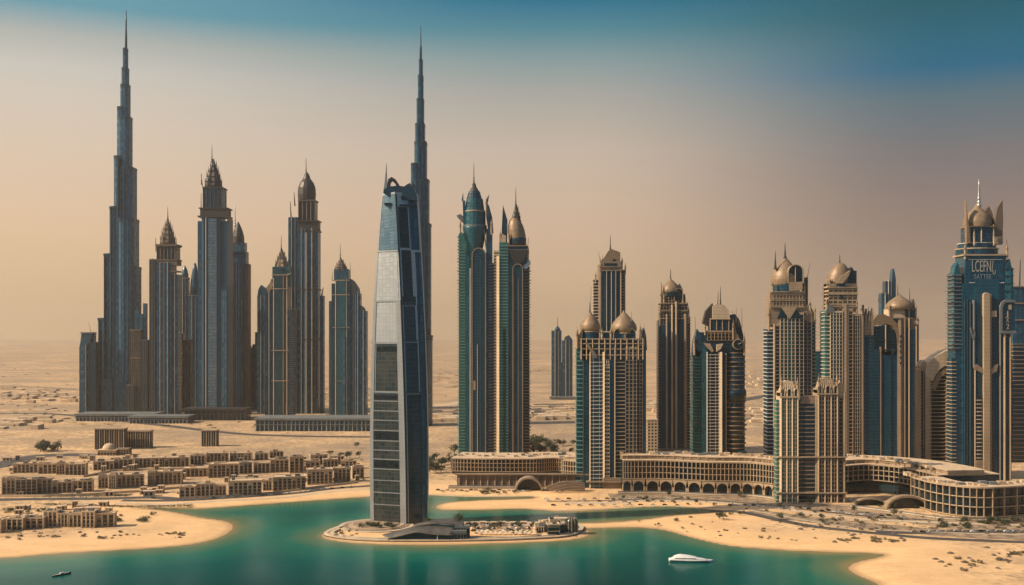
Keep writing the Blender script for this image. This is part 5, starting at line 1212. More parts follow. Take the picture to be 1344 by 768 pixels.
for key, (grp, lst) in VROWS.items():
    off = 1 if lst[0][0] < 0 else 0
    for i, (x0, x1, tp, bs, mt) in enumerate(lst):
        kind = 'blue-glazed' if mt == 'glass' else ('pale' if mt == 'villa2' else 'sand-brown')
        size = 'wide' if x1 - x0 > 30 else ('narrow' if x1 - x0 < 18 else 'mid-sized')
        where = {'back row of low blocks': 'the back row below the skyline podiums', 'middle row of low blocks': 'the middle row inland of the lagoon', 'front row of low blocks': 'the front row on the lagoon bank', 'beach row of low blocks': 'the row behind the left beach'}[key]
        villa(f'{size} {kind} flat-roofed block, {ORD[max(i - off, 0)] if not (off and i == 0) else "cut-off"} from the left in {where}', x0, x1, tp, bs, rz=random.uniform(8, 20) if 'beach' not in key else random.uniform(-4, 8), mat='villa' if mt == 'glass' else mt, group=grp, glass=(mt == 'glass'))
# small outbuildings and courtyard walls between the blocks
rnd = random.Random(77)
hutp = []
for k_, (w_, d_, h_) in enumerate(((7, 6, 3.4), (10, 6, 4.2), (5, 5, 6.0))):
    r_ = empty('outbuilding', (0, 0, 0), 'x', 'outbuilding')
    MB().box(-w_ / 2, w_ / 2, -d_ / 2, d_ / 2, -1, h_).build('wall', ('villa', 'villa2', 'villa')[k_], r_)
    MB().box(-w_ / 2 - .3, w_ / 2 + .3, -d_ / 2 - .3, d_ / 2 + .3, h_ + .003, h_ + .4).build('roof', 'roof', r_)
    for q in range(2): MB().box(-w_ * .32 + q * w_ * .4, -w_ * .1 + q * w_ * .4, -d_ / 2 - .08, -d_ / 2 + .2, .8, h_ - .7).build('window', 'window', r_)
    hutp.append(r_)
hused = set()
HB = ((5, 330, 601, 605, 'behind the back row of blocks', 18), (10, 400, 616, 620, 'between the back and middle rows of blocks', 20), (20, 235, 646, 651, 'below the middle row of blocks', 10), (235, 470, 629, 633, 'behind the front row of blocks', 14), (10, 150, 664, 674, 'inland of the row behind the left beach', 16), (330, 478, 606, 612, 'at the right end of the low quarter', 12))
for x0, x1, y0, y1, where, n_ in HB:
    for _ in range(n_):
        i = rnd.randrange(3); g = ground(rnd.uniform(x0, x1), rnd.uniform(y0, y1)); rz = R(rnd.uniform(5, 22)); lab = f'{("small low", "long low", "small tall")[i]} flat-roofed outbuilding {where}'; k = rnd.uniform(.7, 1.15)
        if i not in hused: hused.add(i); p = hutp[i]; p.location = g; p.rotation_euler = (0, 0, rz); p['label'] = lab; p['group'] = 'outbuildings ' + where; p.scale = (k, k, k)
        else: dup(hutp[i], g, rz, lab, 'outbuildings ' + where, (k, k, k))
def court_wall(label, pts, h=2.2):
    g = np.array([ground(a, b_)[:2] for a, b_ in pts]); o = g[0]; mb = MB(); ribbon(mb, g - o, -.25, .25, -1, h)
    tag(mb.build('courtyard_wall', 'villa2', loc=(o[0], o[1], GZ)), label, 'wall')
court_wall('pale boundary wall below the left half of the middle row of blocks', [(0, 652.5), (60, 652), (120, 650), (190, 645.5), (236, 641)])
court_wall('pale boundary wall between the back and middle rows of blocks', [(20, 624.5), (110, 626.5), (150, 618.5), (260, 615.5), (330, 606.5)])
court_wall('pale boundary wall below the front row of blocks', [(236, 655.5), (300, 652.5), (360, 648), (420, 640), (470, 634)])
# three slab blocks and the domed hall
for (x0, x1, tp, bs, mt, lab) in ((124, 163, 563, 590, 'brown', 'dark vertical-finned slab block beside the small dome'), (165, 197, 566, 588, 'tan', 'paler ribbed slab block right of the dark finned slab'), (264, 284, 565, 586, 'greystone', 'lone small slab block on the sand below the blue glass tower')):
    T = Tower('slab_block', lab, (x0 + x1) / 2, bs, 'building', 'slab blocks on the sand')
    n = int((x1 - x0) / 3.2)
    T.glass(x0, x1, tp, 0, 12, mat='brown' if mt != 'tan' else 'tan', name='wall')
    for i in range(n + 1): T.pier(x0 + i * (x1 - x0 - 1) / n, x0 + 1 + i * (x1 - x0 - 1) / n, tp, -.7, 4, mat='stone' if i % 2 == 0 else mt, name='fin')
    for i in range(n): T.put(MB().box(T.x(x0 + 1.3 + i * (x1 - x0 - 1) / n), T.x(x0 + (i + 1) * (x1 - x0 - 1) / n - .2), -.25, .4, 1, T.z(tp) - 1.5), 'window_strip', 'window')
    T.bands(x0, x1, [tp], -1.1, 12.5, 1.3, 'stone', 'roof_slab')
T = Tower('domed_hall', 'small hall with a pale sand-coloured dome in front of the dark finned slab', 140, 598, 'building')
T.windows(128, 152, 591, 0, 14, cols=6, core='window', stone='villa'); T.onion(140, 8.4, 582.5, 592, 8, 'villa2', pointed=False); T.windows(150, 168, 589, 3, 14, cols=5, core='window', stone='tan'); T.bands(127, 153, [591], -.5, 14, 1, 'villa2', 'parapet')

# ================================================================== ISLAND
def plan(pts): return [ground(a, b_, 0)[:2] for a, b_ in pts]
isl = [(423, 702), (440, 694), (466, 688.5), (500, 686), (560, 686), (620, 687.5), (700, 688), (742, 687.5), (764, 690), (768, 697), (752, 706), (700, 709.5), (600, 712.2), (500, 712.4), (452, 709.5), (427, 705)]
P0 = np.array(plan(isl)); P0 = chaikin(np.concatenate([P0, P0[:1]]), 2, keep=1)[:-1] if False else P0
def smooth_closed(P, n=2):
    for _ in range(n):
        Q = np.roll(P, -1, 0); P = np.stack([.75 * P + .25 * Q, .25 * P + .75 * Q], 1).reshape(-1, 2)
    return P
P0 = smooth_closed(P0)
c0 = P0.mean(0)
def inset(P, d):
    T_ = np.roll(P, -1, 0) - np.roll(P, 1, 0); T_ /= np.linalg.norm(T_, axis=1)[:, None] + 1e-9
    Nn = np.stack([-T_[:, 1], T_[:, 0]], 1)
    area = np.sum(P[:, 0] * np.roll(P[:, 1], -1) - np.roll(P[:, 0], -1) * P[:, 1])
    return P + Nn * d * (1 if area > 0 else -1)
root = empty('island_terrace', (c0[0], c0[1], 0), 'stepped sandy stone quay ringing the island of the silver tower', 'quay')
def ring_band(d0, d1, z0, z1, mat, name):
    A, B = inset(P0, d0), inset(P0, d1); n = len(A); mb = MB()
    vs_ = [(p[0] - c0[0], p[1] - c0[1], z) for P, z in ((A, z0), (A, z1), (B, z1), (B, z0)) for p in P]
    fs_ = []
    for k in range(4):
        for i in range(n):
            j = (i + 1) % n; a, b_ = k * n, ((k + 1) % 4) * n
            fs_.append((a + i, a + j, b_ + j, b_ + i))
    mb.add(vs_, fs_); return mb.build(name, mat, root)
ring_band(0, 2.2, -4, 1.1, 'rock', 'sea_wall'); ring_band(.2, 3.5, 1.0, 2.0, 'kerb', 'promenade'); ring_band(3.5, 5.0, .5, 1.75, 'tan', 'planter_band'); ring_band(5.0, 8.0, .5, 2.3, 'kerb', 'upper_terrace')
def tower_terrace(cx_, by, rx, ry, z0, z1, mat, name):
    g = ground(cx_, by, 0); seg = 48
    MB().lathe([(rx, z0), (rx, z1)], g[0] - c0[0], g[1] - c0[1], seg, ry / rx, False).build(name, mat, root)
for rx, zt, mt in ((62, 2.3, 'kerb'), (54, 2.6, 'tan'), (46, 3.0, 'paving'), (38, 3.4, 'waste')): tower_terrace(494, 693, rx * .5, rx * .5, .5, zt, mt, 'round_terrace')
# pavilion with sweeping roof
T = Tower('pavilion', 'low dark pavilion with two sweeping shell roofs beside the silver tower', 550, 709, 'pavilion')
def shell_roof(top_pts, lip_pts, y_top, y_lip, mat, name, th=.8):
    n = 20; A = curve_pts(top_pts, n); B = curve_pts(lip_pts, n); mb = MB()
    rings = []
    for i in range(n):
        a = (T.x(A[i][0]), y_top, T.z(A[i][1])); b_ = (T.x(B[i][0]), y_lip, T.z(B[i][1])); m_ = ((a[0] + b_[0]) / 2, (y_top + y_lip) / 2, max(a[2], b_[2]) * .25 + (a[2] + b_[2]) * .375 + .6)
        rings.append([b_, m_, a, (a[0], a[1], a[2] - th), (m_[0], m_[1], m_[2] - th), (b_[0], b_[1], b_[2] - th)])
    mb.loft(rings, True, True); T.put(mb, name, mat)
shell_roof([(500, 704), (520, 699), (545, 693), (575, 692), (598, 695)], [(508, 707), (526, 703), (546, 698.5), (566, 701), (592, 702)], 13, -1, 'darkroof', 'shell_roof')
shell_roof([(540, 692.5), (560, 688), (585, 686.5), (608, 689)], [(542, 693), (562, 690), (586, 689), (608, 692)], 24, 12, 'darkroof', 'shell_roof')
T.slabpoly([(511, 709), (524, 704.5), (546, 699.5), (566, 702), (574, 703), (574, 709)], 1, 12, 'black', 'glass_front'); T.slabpoly([(574, 709), (574, 701.5), (592, 702), (592, 709)], .4, 12, 'black', 'glass_front'); T.slabpoly([(540, 700), (546, 693.5), (575, 691), (606, 693), (606, 709), (575, 709)], 12.2, 22, 'navy', 'rear_hall')
T.windows(592, 612, 697, 3, 20, cols=5, core='black', stone='greystone'); T.pier(573.3, 574.8, 701, -.3, 4, mat='frame', name='pier'); T.bands(574, 593, [701.8], -.4, 6, .8, 'frame', 'lintel'); T.windows(596, 616, 692, 9, 22, cols=5, core='black', stone='greystone')
# small houses and glasshouse at the right tip of the island
for (x0, x1, tp, bs, mt, lab) in ((703, 714, 691, 699, 'villa2', 'little yellow-lit cube house nearest the middle of the island'), (709, 720, 685, 697, 'villa2', 'pale two-storey house left of the dark glass house on the island tip'), (719, 735, 688, 703, 'glass', 'dark glass-fronted house on the island tip'), (722, 736, 682, 694, 'villa2', 'pale house with a thin canopy roof behind the dark glass house')):
    villa(lab, x0, x1, tp, bs, rz=6, mat='villa2', group='houses on the island tip', glass=(mt == 'glass'), nwin=3, piers=(mt != 'glass'))
T = Tower('glasshouse', 'rounded green glasshouse with thin frame at the right tip of the island', 750, 700, 'glasshouse')
T.cyl(750.5, 8.2, 687, 700, 8.2, 'smoke', 'glass_drum'); T.put(MB().lathe([(8.3, T.z(687)), (8.2, T.z(685)), (6.6, T.z(682)), (3.6, T.z(680.4)), (.2, T.z(680))], T.x(750.5), 8.2, 24), 'glass_dome', 'smoke')
mb = MB()
for k in range(12):
    a = 2 * math.pi * k / 12; pr = [(8.5, 700), (8.5, 686), (6.8, 681.7), (3.7, 680.1)]
    for (r0, p0), (r1, p1) in zip(pr[:-1], pr[1:]): mb.rod((T.x(750.5) + r0 * math.cos(a), 8.2 + r0 * math.sin(a), T.z(p0)), (T.x(750.5) + r1 * math.cos(a), 8.2 + r1 * math.sin(a), T.z(p1)), .28, .28, 5)
T.put(mb, 'frame', 'cream'); T.glass(735, 743, 689, 2, 12, mat='smoke', name='link_wing'); T.bands(728, 744, [681.5], 3, 14, .9, 'cream', 'canopy')
T.pier(736.5, 737.5, 682, 3.5, 4.5, mat='cream', name='post')

# ================================================================== ROADS AND PATHS
def road(name, label, px_pts, w, mat, z=.012, n=60, kind='structure'):
    g = [ground(a, b_)[:2] for a, b_ in px_pts]; P = curve_pts(g, n)
    T_ = np.gradient(P, axis=0); T_ /= np.linalg.norm(T_, axis=1)[:, None]; Nn = np.stack([T_[:, 1], -T_[:, 0]], 1)
    ws = np.linspace(-w / 2, w / 2, 4)
    G = np.array([[p + nn * q for q in ws] for p, nn in zip(P, Nn)])
    Z = terrain_z(G[..., 0], G[..., 1], shore_dist(G[..., 0], G[..., 1]))
    Z = np.maximum(Z, Z.mean(1, keepdims=True)) + .05 + z
    mb = MB(); vs_ = [(G[i, j, 0], G[i, j, 1], float(Z[i, j])) for i in range(n) for j in range(4)]
    fs_ = [(i * 4 + j, i * 4 + j + 1, (i + 1) * 4 + j + 1, (i + 1) * 4 + j) for i in range(n - 1) for j in range(3)]
    mb.add(vs_, fs_); o = mb.build(name, mat)
    if kind: tag(o, label, 'road' if 'road' in name else 'path', kind=kind)
    return o
road('road', 'dark coastal road curving along the inland edge of the big beach', [(905, 667.5), (950, 669.5), (985, 674.5), (1020, 682), (1060, 690), (1110, 696), (1160, 701), (1230, 707), (1380, 713)], 11, 'asphalt')
road('road', 'second lane of dark road in front of the right-hand podiums', [(1150, 698), (1200, 699), (1260, 697.5), (1380, 698)], 14, 'asphalt', .03)
road('path', 'pale promenade path in front of the arched podium', [(740, 661), (800, 660), (860, 657), (930, 659), (1010, 666), (1100, 678), (1180, 684), (1380, 690)], 9, 'kerb', .02)
road('path', 'trampled brown ground between the arched podium and the promenade', [(800, 652.5), (900, 653), (1000, 658), (1100, 668), (1180, 678), (1260, 688), (1380, 694)], 46, 'waste', .005)
road('path', 'trampled brown strip seaward of the promenade', [(980, 671), (1040, 679), (1100, 686), (1180, 694), (1260, 701), (1380, 706)], 30, 'waste', .008)
road('path', 'pale quay edge along the upper lagoon shore', [(730, 668), (800, 665.5), (860, 662.5), (905, 663), (960, 666.5), (1020, 676), (1080, 687), (1160, 696), (1380, 703)], 3, 'kerb', .06)
road('road', 'narrow dark lane behind the promenade path', [(720, 658), (800, 657), (860, 655), (930, 656.5), (1010, 663), (1100, 674), (1200, 682), (1380, 686)], 5, 'asphalt', .03)
road('path', 'thin pale quay path along the north bank', [(560, 647), (620, 649.5), (700, 649)], 6, 'kerb', .02)
road('road', 'dark road curving across the sand behind the back row of blocks', [(-60, 622), (-5, 612), (20, 605), (50, 599), (90, 597), (125, 597.5)], 34, 'asphalt')
road('road', 'grey street between the middle row and the left beach', [(-60, 657), (60, 655), (140, 654.5), (200, 653), (240, 656)], 16, 'asphalt')
road('path', 'pale lagoon-side path below the front row of blocks', [(150, 661), (230, 661), (300, 657), (380, 652), (440, 645), (500, 641)], 8, 'kerb', .02)
road('road', 'brown service road on the lagoon bank under the front row', [(160, 657), (230, 657), (300, 653.5), (380, 648), (440, 641), (500, 637)], 12, 'asphalt', .03)
road('road', 'distant pale highway bending across the desert behind the silver tower', [(430, 537), (520, 535.5), (575, 533), (600, 529), (612, 526)], 26, 'kerb', .3)
road('road', 'dark desert highway below the left podiums', [(-80, 545), (60, 543), (200, 557), (340, 571), (560, 574)], 22, 'asphalt', .2)
road('road', 'hazy dark highway crossing the desert behind the dome towers', [(700, 531), (860, 529), (960, 527), (1010, 519), (1060, 518)], 36, 'asphalt', .3)
road('road', 'thin track across the far left desert', [(-80, 505), (40, 508), (140, 512), (330, 509), (500, 512)], 24, 'tan', .8)

# ================================================================== TREES, SHRUBS, ROCKS
def leaf_cloud(rad, hgt, n, size, seed, flat=.0, lobes=5):
    rnd = random.Random(seed); mb = MB()
    cs = [(rnd.uniform(-.55, .55) * rad, rnd.uniform(-.55, .55) * rad, hgt * rnd.uniform(.3, .75), rad * rnd.uniform(.35, .6)) for _ in range(lobes)]
    for _ in range(n):
        cx_, cy_, cz_, r = rnd.choice(cs)
        while True:
            p = Vector((rnd.uniform(-1, 1), rnd.uniform(-1, 1), rnd.uniform(-1, 1)))
            if .35 < p.length < 1: break
        q = Vector((cx_, cy_, cz_)) + Vector((p.x * r, p.y * r, p.z * r * min(1, hgt / (2 * rad) + .3)))
        if q.z < .05: q.z = .05
        a, b_, c_ = (Vector((rnd.gauss(0, 1), rnd.gauss(0, 1), rnd.gauss(0, 1))).normalized() * size * rnd.uniform(.6, 1.3) for _ in range(3))
        mb.add([tuple(q + a), tuple(q + b_), tuple(q + c_)], [(0, 1, 2)])
    return mb
def proto_tree(name, label, cat, rad, hgt, n, size, seed, mat, trunk=True):
    r = empty(name, (0, 0, 0), label, cat)
    leaf_cloud(rad, hgt * .8, n, size, seed).build('crown', mat, r, loc=(0, 0, hgt * .2 if trunk else 0))
    if trunk:
        mb = MB(); mb.rod((0, 0, -.5), (.1, 0, hgt * .5), .32, .16, 7)
        for k in range(4):
            a = k * 1.7; mb.rod((.05, 0, hgt * .3), (math.cos(a) * rad * .5, math.sin(a) * rad * .5, hgt * .62), .14, .05, 5)
        mb.build('trunk', 'bark', r)
    return r
trees = [proto_tree('tree', 'x', 'tree', 5.0, 8.5, 420, .75, s_, 'leaf') for s_ in (1, 2, 3)]
shrubs = [proto_tree('shrub', 'x', 'shrub', 2.6, 2.6, 150, .5, s_, 'leaf', False) for s_ in (4, 5, 6)]
drys = [proto_tree('shrub', 'x', 'shrub', 2.4, 1.9, 120, .45, s_, 'scrub', False) for s_ in (7, 8)]
used = set()
def plant(lib, px, py, sc, label, group, rnd=random, zup=0.0):
    i = rnd.randrange(len(lib)); p = lib[i]; g = ground(px, py); g = (g[0], g[1], g[2] + zup); rz = rnd.uniform(0, 6.28)
    k = (sc * rnd.uniform(.9, 1.15), sc * rnd.uniform(.9, 1.15), sc * rnd.uniform(.85, 1.15))
    if id(p) not in used:
        used.add(id(p)); p.location = g; p.rotation_euler = (0, 0, rz); p.scale = k; p['label'] = label; p['group'] = group; return p
    return dup(p, g, rz, label, group, k)
def scatter(lib, n, box, sc, label, group, seed, zup=0.0):
    rnd = random.Random(seed); k = 0; tries = 0
    while k < n and tries < n * 30:
        tries += 1
        px, py = rnd.uniform(box[0], box[1]), rnd.uniform(box[2], box[3])
        g = ground(px, py)
        if shore_dist(np.array([g[0]]), np.array([g[1]]))[0] < 6: continue
        plant(lib, px, py, sc * rnd.uniform(.7, 1.35), label, group, rnd, zup); k += 1
scatter(trees, 20, (698, 756, 584, 599), 1.35, 'dusty tree in the belt left of the twin-domed tower', 'tree belt left of the twin-domed tower', 11)
scatter(trees, 16, (561, 600, 596, 624), 1.3, 'dark tree in the grove between the silver tower and the teal pair', 'grove right of the silver tower', 12)
scatter(trees, 14, (48, 84, 590.5, 594), 1.25, 'tree of the dark clump on the sand behind the left road', 'tree clump on the sand', 13)
scatter(shrubs, 26, (1225, 1350, 684, 694), 1.3, 'dusty green shrub along the road below the bowed podium', 'shrubs below the bowed podium', 14)
scatter(shrubs, 16, (110, 205, 676, 686), 1.1, 'shrub right of the row behind the left beach', 'shrubs right of the beach row', 15)
scatter(shrubs, 12, (0, 60, 668, 677), 1.0, 'shrub behind the row at the left beach', 'shrubs behind the beach row', 16)
scatter(drys, 18, (5, 250, 698, 709), 1.0, 'dry tuft on the left beach sand', 'dry tufts on the left beach', 17)
scatter(drys, 15, (1225, 1344, 722, 752), 1.1, 'dry tuft on the sand at the lower right corner', 'dry tufts on the lower right sand', 18)
scatter(drys, 14, (1095, 1215, 706, 712), 1.1, 'dry tuft on the beach edge beside the coastal road', 'dry tufts beside the coastal road', 19)
scatter(drys, 40, (1040, 1340, 676, 696), 1.1, 'scrubby tuft on the waste ground before the right podiums', 'scrub before the right podiums', 20)
scatter(shrubs, 60, (10, 480, 604, 655), .8, 'garden shrub among the low blocks', 'garden shrubs among the low blocks', 21)
scatter(shrubs, 14, (590, 700, 642, 648), 1.0, 'shrub on the bank below the podium of the teal pair', 'shrubs below the teal pair', 22)
scatter(shrubs, 16, (474, 520, 691, 695.5), 1.1, 'shrub at the foot of the silver tower', 'shrubs at the silver tower', 23, 1.6)
scatter(shrubs, 24, (612, 706, 688.5, 701), .95, 'shrub in the island car park', 'shrubs in the island car park', 26)
scatter(trees, 8, (616, 716, 688.5, 697), .6, 'small tree in the island car park', 'trees in the island car park', 27)
scatter(drys, 12, (432, 470, 695, 705), .8, 'dry tuft on the sandy tip of the island', 'tufts on the island tip', 28)
def lamp(px, py, label, first=[None]):
    g = ground(px, py)
    if first[0] is None:
        r_ = empty('street_lamp', g, label, 'street lamp', 'street lamps'); MB().rod((0, 0, -.3), (0, 0, 9), .16, .09, 6).build('post', 'greystone', r_); MB().rod((0, 0, 8.9), (1.9, 0, 9.3), .08, .06, 5).build('arm', 'greystone', r_); MB().box(1.6, 2.6, -.2, .2, 9.2, 9.4).build('lamp_head', 'brightmetal', r_); first[0] = r_
    else: dup(first[0], g, 0, label, 'street lamps')
for k in range(22): lamp(760 + k * 26, float(np.interp(760 + k * 26, [740, 860, 930, 1010, 1100, 1180, 1380], [660, 656, 658, 665, 677, 683, 689])), 'tall grey street lamp along the promenade below the dome towers')
for k in range(14): lamp(240 + k * 17, float(np.interp(240 + k * 17, [230, 300, 380, 440, 500], [658.5, 655, 650, 643, 639])), 'tall grey street lamp on the lagoon road below the low blocks')
plant(trees, 601, 691, 1.1, 'lone dark tree on the island behind the pavilion', 'island tree')
plant(trees, 560, 690, .8, 'smaller tree on the island close to the silver tower', 'island tree')
scatter(shrubs, 44, (800, 1230, 652, 690), .8, 'clipped shrub along the promenade below the dome towers', 'shrubs along the promenade', 31)
scatter(trees, 22, (815, 1240, 650, 684), .62, 'small street tree before the podiums of the dome towers', 'street trees before the podiums', 32)
scatter(trees, 8, (1235, 1350, 684, 690), .7, 'street tree in front of the bowed podium', 'street trees before the bowed podium', 33)
scatter(drys, 14, (880, 1060, 684, 712), .8, 'small tuft on the bare middle beach', 'tufts on the middle beach', 24)
scatter(trees, 6, (430, 480, 588, 606), .9, 'tree on the sand left of the silver tower', 'trees left of the silver tower', 25)
for p in trees + shrubs + drys:
    assert id(p) in used

# far scrub that nobody could count
rnd = random.Random(5); mb = MB()
for _ in range(2600):
    y = 1500 * (12000 / 1500) ** rnd.random(); x = rnd.uniform(-.62, .62) * y
    if math.sin(x / 400 + y / 700) + math.sin(y / 330) < .1: continue
    z = float(terrain_z(np.array([x]), np.array([y]), np.array([500.0]))[0]); q = rnd.uniform(1.5, 5.0)
    for _k in range(5):
        a = [(x + rnd.uniform(-q, q) * 2, y + rnd.uniform(-q, q) * 2, z + max(0.05, rnd.uniform(-.2, .55) * q)) for _j in range(3)]
        mb.add(a, [(0, 1, 2)])
tag(mb.build('desert_scrub', 'scrub'), 'sparse dry scrub dotting the far desert', 'scrub', kind='stuff')
rnd = random.Random(21); mb = MB()
for cx_, cy_, sx_, sy_, n_ in ((40, 520, 60, 9, 46), (20, 556, 60, 6, 22), (590, 500, 40, 10, 34), (585, 548, 30, 8, 18), (720, 545, 40, 8, 30), (860, 535, 30, 10, 22), (985, 500, 24, 10, 22), (1000, 545, 26, 10, 20), (470, 520, 60, 9, 30), (1225, 500, 30, 10, 20), (700, 487, 60, 4, 26)):
    for _ in range(n_):
        px, py = rnd.gauss(cx_, sx_ / 2), min(max(rnd.gauss(cy_, sy_ / 2), 474), 585); g = ground(px, py)
        z = float(terrain_z(np.array([g[0]]), np.array([g[1]]), np.array([500.0]))[0]); q, d_, h_ = rnd.uniform(6, 18), rnd.uniform(6, 14), rnd.uniform(3, 8)
        mb.box(g[0] - q, g[0] + q, g[1] - d_, g[1] + d_, z - 2, z + h_)
tag(mb.build('distant_settlement', 'villa2'), 'faint scatter of far-off low buildings across the open desert', 'settlement', kind='stuff')
# verge of grass along the left street
def verge(name, label, px_pts, w, n, seed):
    rnd = random.Random(seed); g = [ground(a, b_)[:2] for a, b_ in px_pts]; P = curve_pts(g, 200); mb = MB()
    for _ in range(n):
        p = P[rnd.randrange(200)]; x, y = p[0] + rnd.uniform(-2, 2), p[1] + rnd.gauss(0, w / 2)
        a = [(x + rnd.uniform(-.9, .9), y + rnd.uniform(-.9, .9), GZ + rnd.uniform(.02, .9)) for _j in range(3)]; mb.add(a, [(0, 1, 2)])
    return tag(mb.build(name, 'grass'), label, 'grass', kind='stuff')
verge('grass', 'green-brown grass verge along the left street', [(0, 650), (60, 651), (130, 651), (170, 650)], 9, 2600, 3)
verge('grass', 'grassy verge at the mouth of the creek', [(60, 662), (130, 664), (190, 665.5), (250, 664)], 6, 2200, 4)

# rocks and rubble on the sand
rockp = []
for s_ in range(3):
    rnd = random.Random(40 + s_); mb = MB(); seg = 9
    pr = [(1.0, -.3), (1.1, .1), (.85, .55), (.45, .85), (.05, .95)]
    rings = [[(r * math.cos(2 * math.pi * i / seg) * rnd.uniform(.75, 1.25), r * math.sin(2 * math.pi * i / seg) * rnd.uniform(.75, 1.25), z * rnd.uniform(.85, 1.1)) for i in range(seg)] for r, z in pr]
    mb.loft(rings); rockp.append(mb.build('rock', 'rock'))
def rocks(n, box, sc, label, group, seed):
    rnd = random.Random(seed); k = 0; tries = 0
    while k < n and tries < n * 30:
        tries += 1
        g = ground(rnd.uniform(box[0], box[1]), rnd.uniform(box[2], box[3]))
        if shore_dist(np.array([g[0]]), np.array([g[1]]))[0] < 5: continue
        p = rockp[rnd.randrange(3)]
        if p.get('category'): o = p.copy(); COL.objects.link(o)
        else: o = p
        o.location = g; q = sc * rnd.uniform(.5, 1.5); o.scale = (q * 1.3, q, q * .8); o.rotation_euler = (0, 0, rnd.uniform(0, 6.28)); tag(o, label, 'rock', group); k += 1
rocks(16, (1225, 1344, 718, 748), 1.3, 'small brown rock on the sand at the lower right', 'rocks on the lower right sand', 1)
rocks(24, (20, 240, 697, 706), 1.0, 'small dark stone on the left beach', 'stones on the left beach', 2)
rocks(40, (1050, 1220, 676, 696), 1.2, 'pale rubble stone on the waste ground below the scalloped tower', 'rubble below the scalloped tower', 3)
rocks(14, (890, 1080, 682, 712), .8, 'small stone on the bare middle beach', 'stones on the middle beach', 4)
rocks(46, (1110, 1344, 684, 704), 1.1, 'grey rubble stone on the ground below the bowed podium', 'rubble below the bowed podium', 6)
rocks(30, (800, 1040, 656, 672), .9, 'small stone along the promenade edge below the arched podium', 'stones along the promenade edge', 7)
rocks(12, (1095, 1190, 707, 713), 1.3, 'dark boulder at the seaward edge of the coastal road', 'boulders beside the coastal road', 5)

# ================================================================== CARS, PARASOLS, BOATS
def car_proto(paint):
    r = empty('parked_car', (0, 0, 0), 'x', 'car')
    prof = [(-2.2, .35), (2.2, .35), (2.25, .8), (1.3, .95), (.7, 1.45), (-1.2, 1.45), (-1.9, .98), (-2.25, .9)]
    MB().extrude([(x, z) for x, z in prof], -.88, .88).build('body', paint, r)
    MB().extrude([(1.2, .98), (.68, 1.38), (-1.15, 1.38), (-1.75, .98)], -.9, .9).build('glazing', 'window', r)
    for x in (-1.4, 1.4):
        for y in (-.8, .8):
            MB().rod((x, y - .1, .35), (x, y + .1, .35), .35, .35, 10).build('wheel', 'tyre', r)
    return r
for nm, a, b_ in (('car_sand', (0.45, 0.36, 0.25), (0.5, 0.4, 0.28)), ('car_black', (.02, .02, .022), (.03, .03, .03)), ('car_silver', (.42, .42, .42), (.5, .5, .5))): M[nm] = plain_mat(nm + '_paint', a, b_, .3, .2)
cars = [car_proto(p) for p in ('paint_white', 'car_black', 'car_silver', 'car_sand')]
cused = set(); CN = ['white', 'black', 'silver', 'sand-coloured']
def park(px, py, rz, where, group, rnd):
    i = rnd.randrange(4); p = cars[i]; g = ground(px, py); lab = f'{CN[i]} car parked {where}'
    g = (g[0], g[1], GZ + .12)
    if i not in cused: cused.add(i); p.location = g; p.rotation_euler = (0, 0, rz); p['label'] = lab; p['group'] = group
    else: dup(p, g, rz, lab, group)
rnd = random.Random(9)
for k in range(44):
    park(622 + (k % 15) * 5.6 + rnd.uniform(-1, 1), 691 + (k // 15) * 3.4 + rnd.uniform(-.4, .4), rnd.choice((0, 1.57)) + rnd.uniform(-.1, .1), 'in the island car park right of the pavilion', 'cars in the island car park', rnd)
for k in range(34): park(716 + k * 5.4 + rnd.uniform(-2, 2), (655.5, 658.5, 663.5)[k % 3] + (rnd.uniform(-.4, .4)), rnd.uniform(-.15, .15), 'along the promenade below the twin-domed tower', 'cars along the promenade', rnd)
for k in range(26): park(960 + k * 9 + rnd.uniform(-3, 3), 664 + max(0, k - 4) * .75 + rnd.uniform(-1, 1), rnd.uniform(-.5, .1), 'on the ground before the scalloped beige tower', 'cars before the scalloped tower', rnd)
for k in range(14): park(1200 + k * 11, 698.3 + rnd.uniform(-.5, .5), rnd.uniform(-.1, .1), 'on the road below the bowed podium', 'cars on the right-hand road', rnd)
for k in range(20): park(575 + k * 6.2, 644.5 + rnd.uniform(-1, 1), rnd.uniform(-.2, .2), 'on the north bank below the teal pair', 'cars on the north bank', rnd)
for k in range(18): park(240 + k * 13 + rnd.uniform(-3, 3), np.interp(240 + k * 13, [230, 300, 380, 440, 500], [657, 653.5, 648, 641, 637]) + .3, rnd.uniform(0, .4), 'on the service road under the front row of blocks', 'cars on the lagoon service road', rnd)

par = empty('parasol', (0, 0, 0), 'x', 'parasol')
MB().lathe([(2.0, 2.3), (1.1, 2.75), (.05, 3.1)], 0, 0, 10, 1, False).build('canopy', 'cream', par); MB().rod((0, 0, -.2), (0, 0, 2.9), .07, .05, 6).build('pole', 'brightmetal', par)
for k in range(26):
    g = ground(626 + (k % 13) * 6.4 + rnd.uniform(-1, 1), 702 + (k // 13) * 2.2); g = (g[0], g[1], GZ + .3)
    if k == 0: par.location = g; par['label'] = 'cream parasol on the island terrace in front of the car park'; par['group'] = 'parasols on the island terrace'
    else: dup(par, g)
# kiosks on the island
for k, (px, py) in enumerate(((622, 690.5), (634, 690), (648, 690.5), (660, 690), (674, 690.5), (688, 690))):
    T = Tower('kiosk', f'small flat-roofed kiosk along the back of the island car park, {ORD[k]} from the pavilion', px, py, 'kiosk', 'kiosks behind the car park')
    T.windows(px - 4, px + 3.4, py - 4.6, 0, 6, cols=3, core='window', stone='villa2', thick=.3); T.bands(px - 4, px + 3.4, [py - 4.8], -.8, 6, .7, 'cream', 'roof')

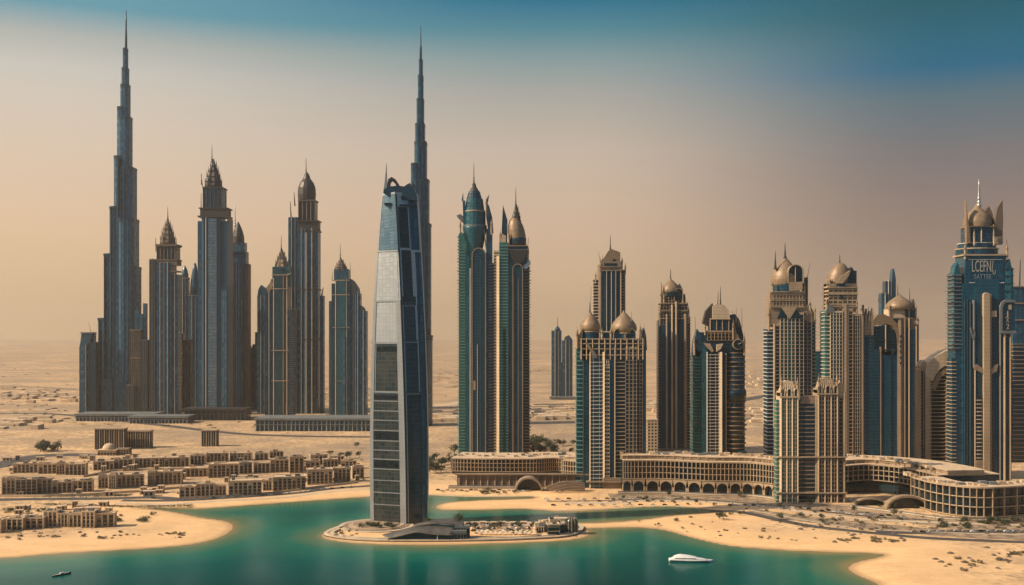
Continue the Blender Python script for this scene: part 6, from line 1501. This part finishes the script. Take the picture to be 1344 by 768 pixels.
# white yacht, seen nearly broadside
g = ground(907, 737, 0); s = g[1] / F
yr = empty('motor_yacht', (g[0], g[1], 0), 'sleek white motor yacht with rounded stern and pointed bow off the big beach', 'yacht', rz=R(-7))
def hull(L, B, H, mat, name, parent, z0=-.6, n=18, sheer=.8, stern=.75):
    rings = []
    for i in range(n):
        u = i / (n - 1); x = -L / 2 + L * u
        w = B / 2 * (stern + (1 - stern) * math.sin(min(u / .45, 1) * math.pi / 2)) * (1 - max(0, (u - .45) / .55) ** 2.2) + .03
        h = H + sheer * max(0, u - .4) ** 2
        rings.append([(x, -w, h), (x, -w * .86, h * .3), (x, -w * .35, z0), (x, w * .35, z0), (x, w * .86, h * .3), (x, w, h)])
    mb = MB(); mb.loft(rings, True, True); return mb.build(name, mat, parent)
L = 58 * s
hull(L, 8.2, 1.7, 'paint_white', 'hull', yr)
def superstr(x0, x1, z0, z1, w, mat, name, taper=.5):
    rings = []
    for i in range(9):
        u = i / 8; x = x0 + (x1 - x0) * u; k = math.sin(min(u / .3, 1) * math.pi / 2); k2 = (1 - u ** 2.2)
        z = z0 + (z1 - z0) * max(k * k2, .03); ww = w / 2 * max(.12, (.8 + .2 * k) * (1 - u ** 3 * .8))
        rings.append([(x, -ww, z0), (x, -ww * .82, z), (x, ww * .82, z), (x, ww, z0)])
    mb = MB(); mb.loft(rings, True, True); return mb.build(name, mat, yr)
superstr(-L * .47, L * .40, 1.74, 4.1, 6.4, 'paint_white', 'cabin'); superstr(-L * .40, L * .16, 3.3, 5.0, 4.4, 'paint_white', 'flybridge')
MB().box(-L * .36, L * .10, -3.02, 3.02, 2.35, 2.75).build('window_band', 'window', yr); MB().box(-L * .48, L * .38, -3.98, 3.98, 1.1, 1.3).build('rub_rail', 'darkmetal', yr); MB().rod((-L * .2, 0, 4.8), (-L * .23, 0, 6.6), .12, .05).build('mast', 'brightmetal', yr)
# small narrow boat lower left
g = ground(81, 755, 0); s = g[1] / F
br = empty('narrow_boat', (g[0], g[1], 0), 'small slim boat with a pale rail lying out on the water at the lower left', 'boat', rz=R(52))
hull(21 * s * 1.25, 2.0, .9, 'darkmetal', 'hull', br, -.4, 14, 1.2, .3); hull(21 * s * 1.2, 1.7, .35, 'white', 'deck', br, .1, 14, .9, .3).location = (0, 0, .62)
MB().box(-1.2, 1.4, -.5, .5, .9, 1.9).build('wheelhouse', 'paint_white', br)
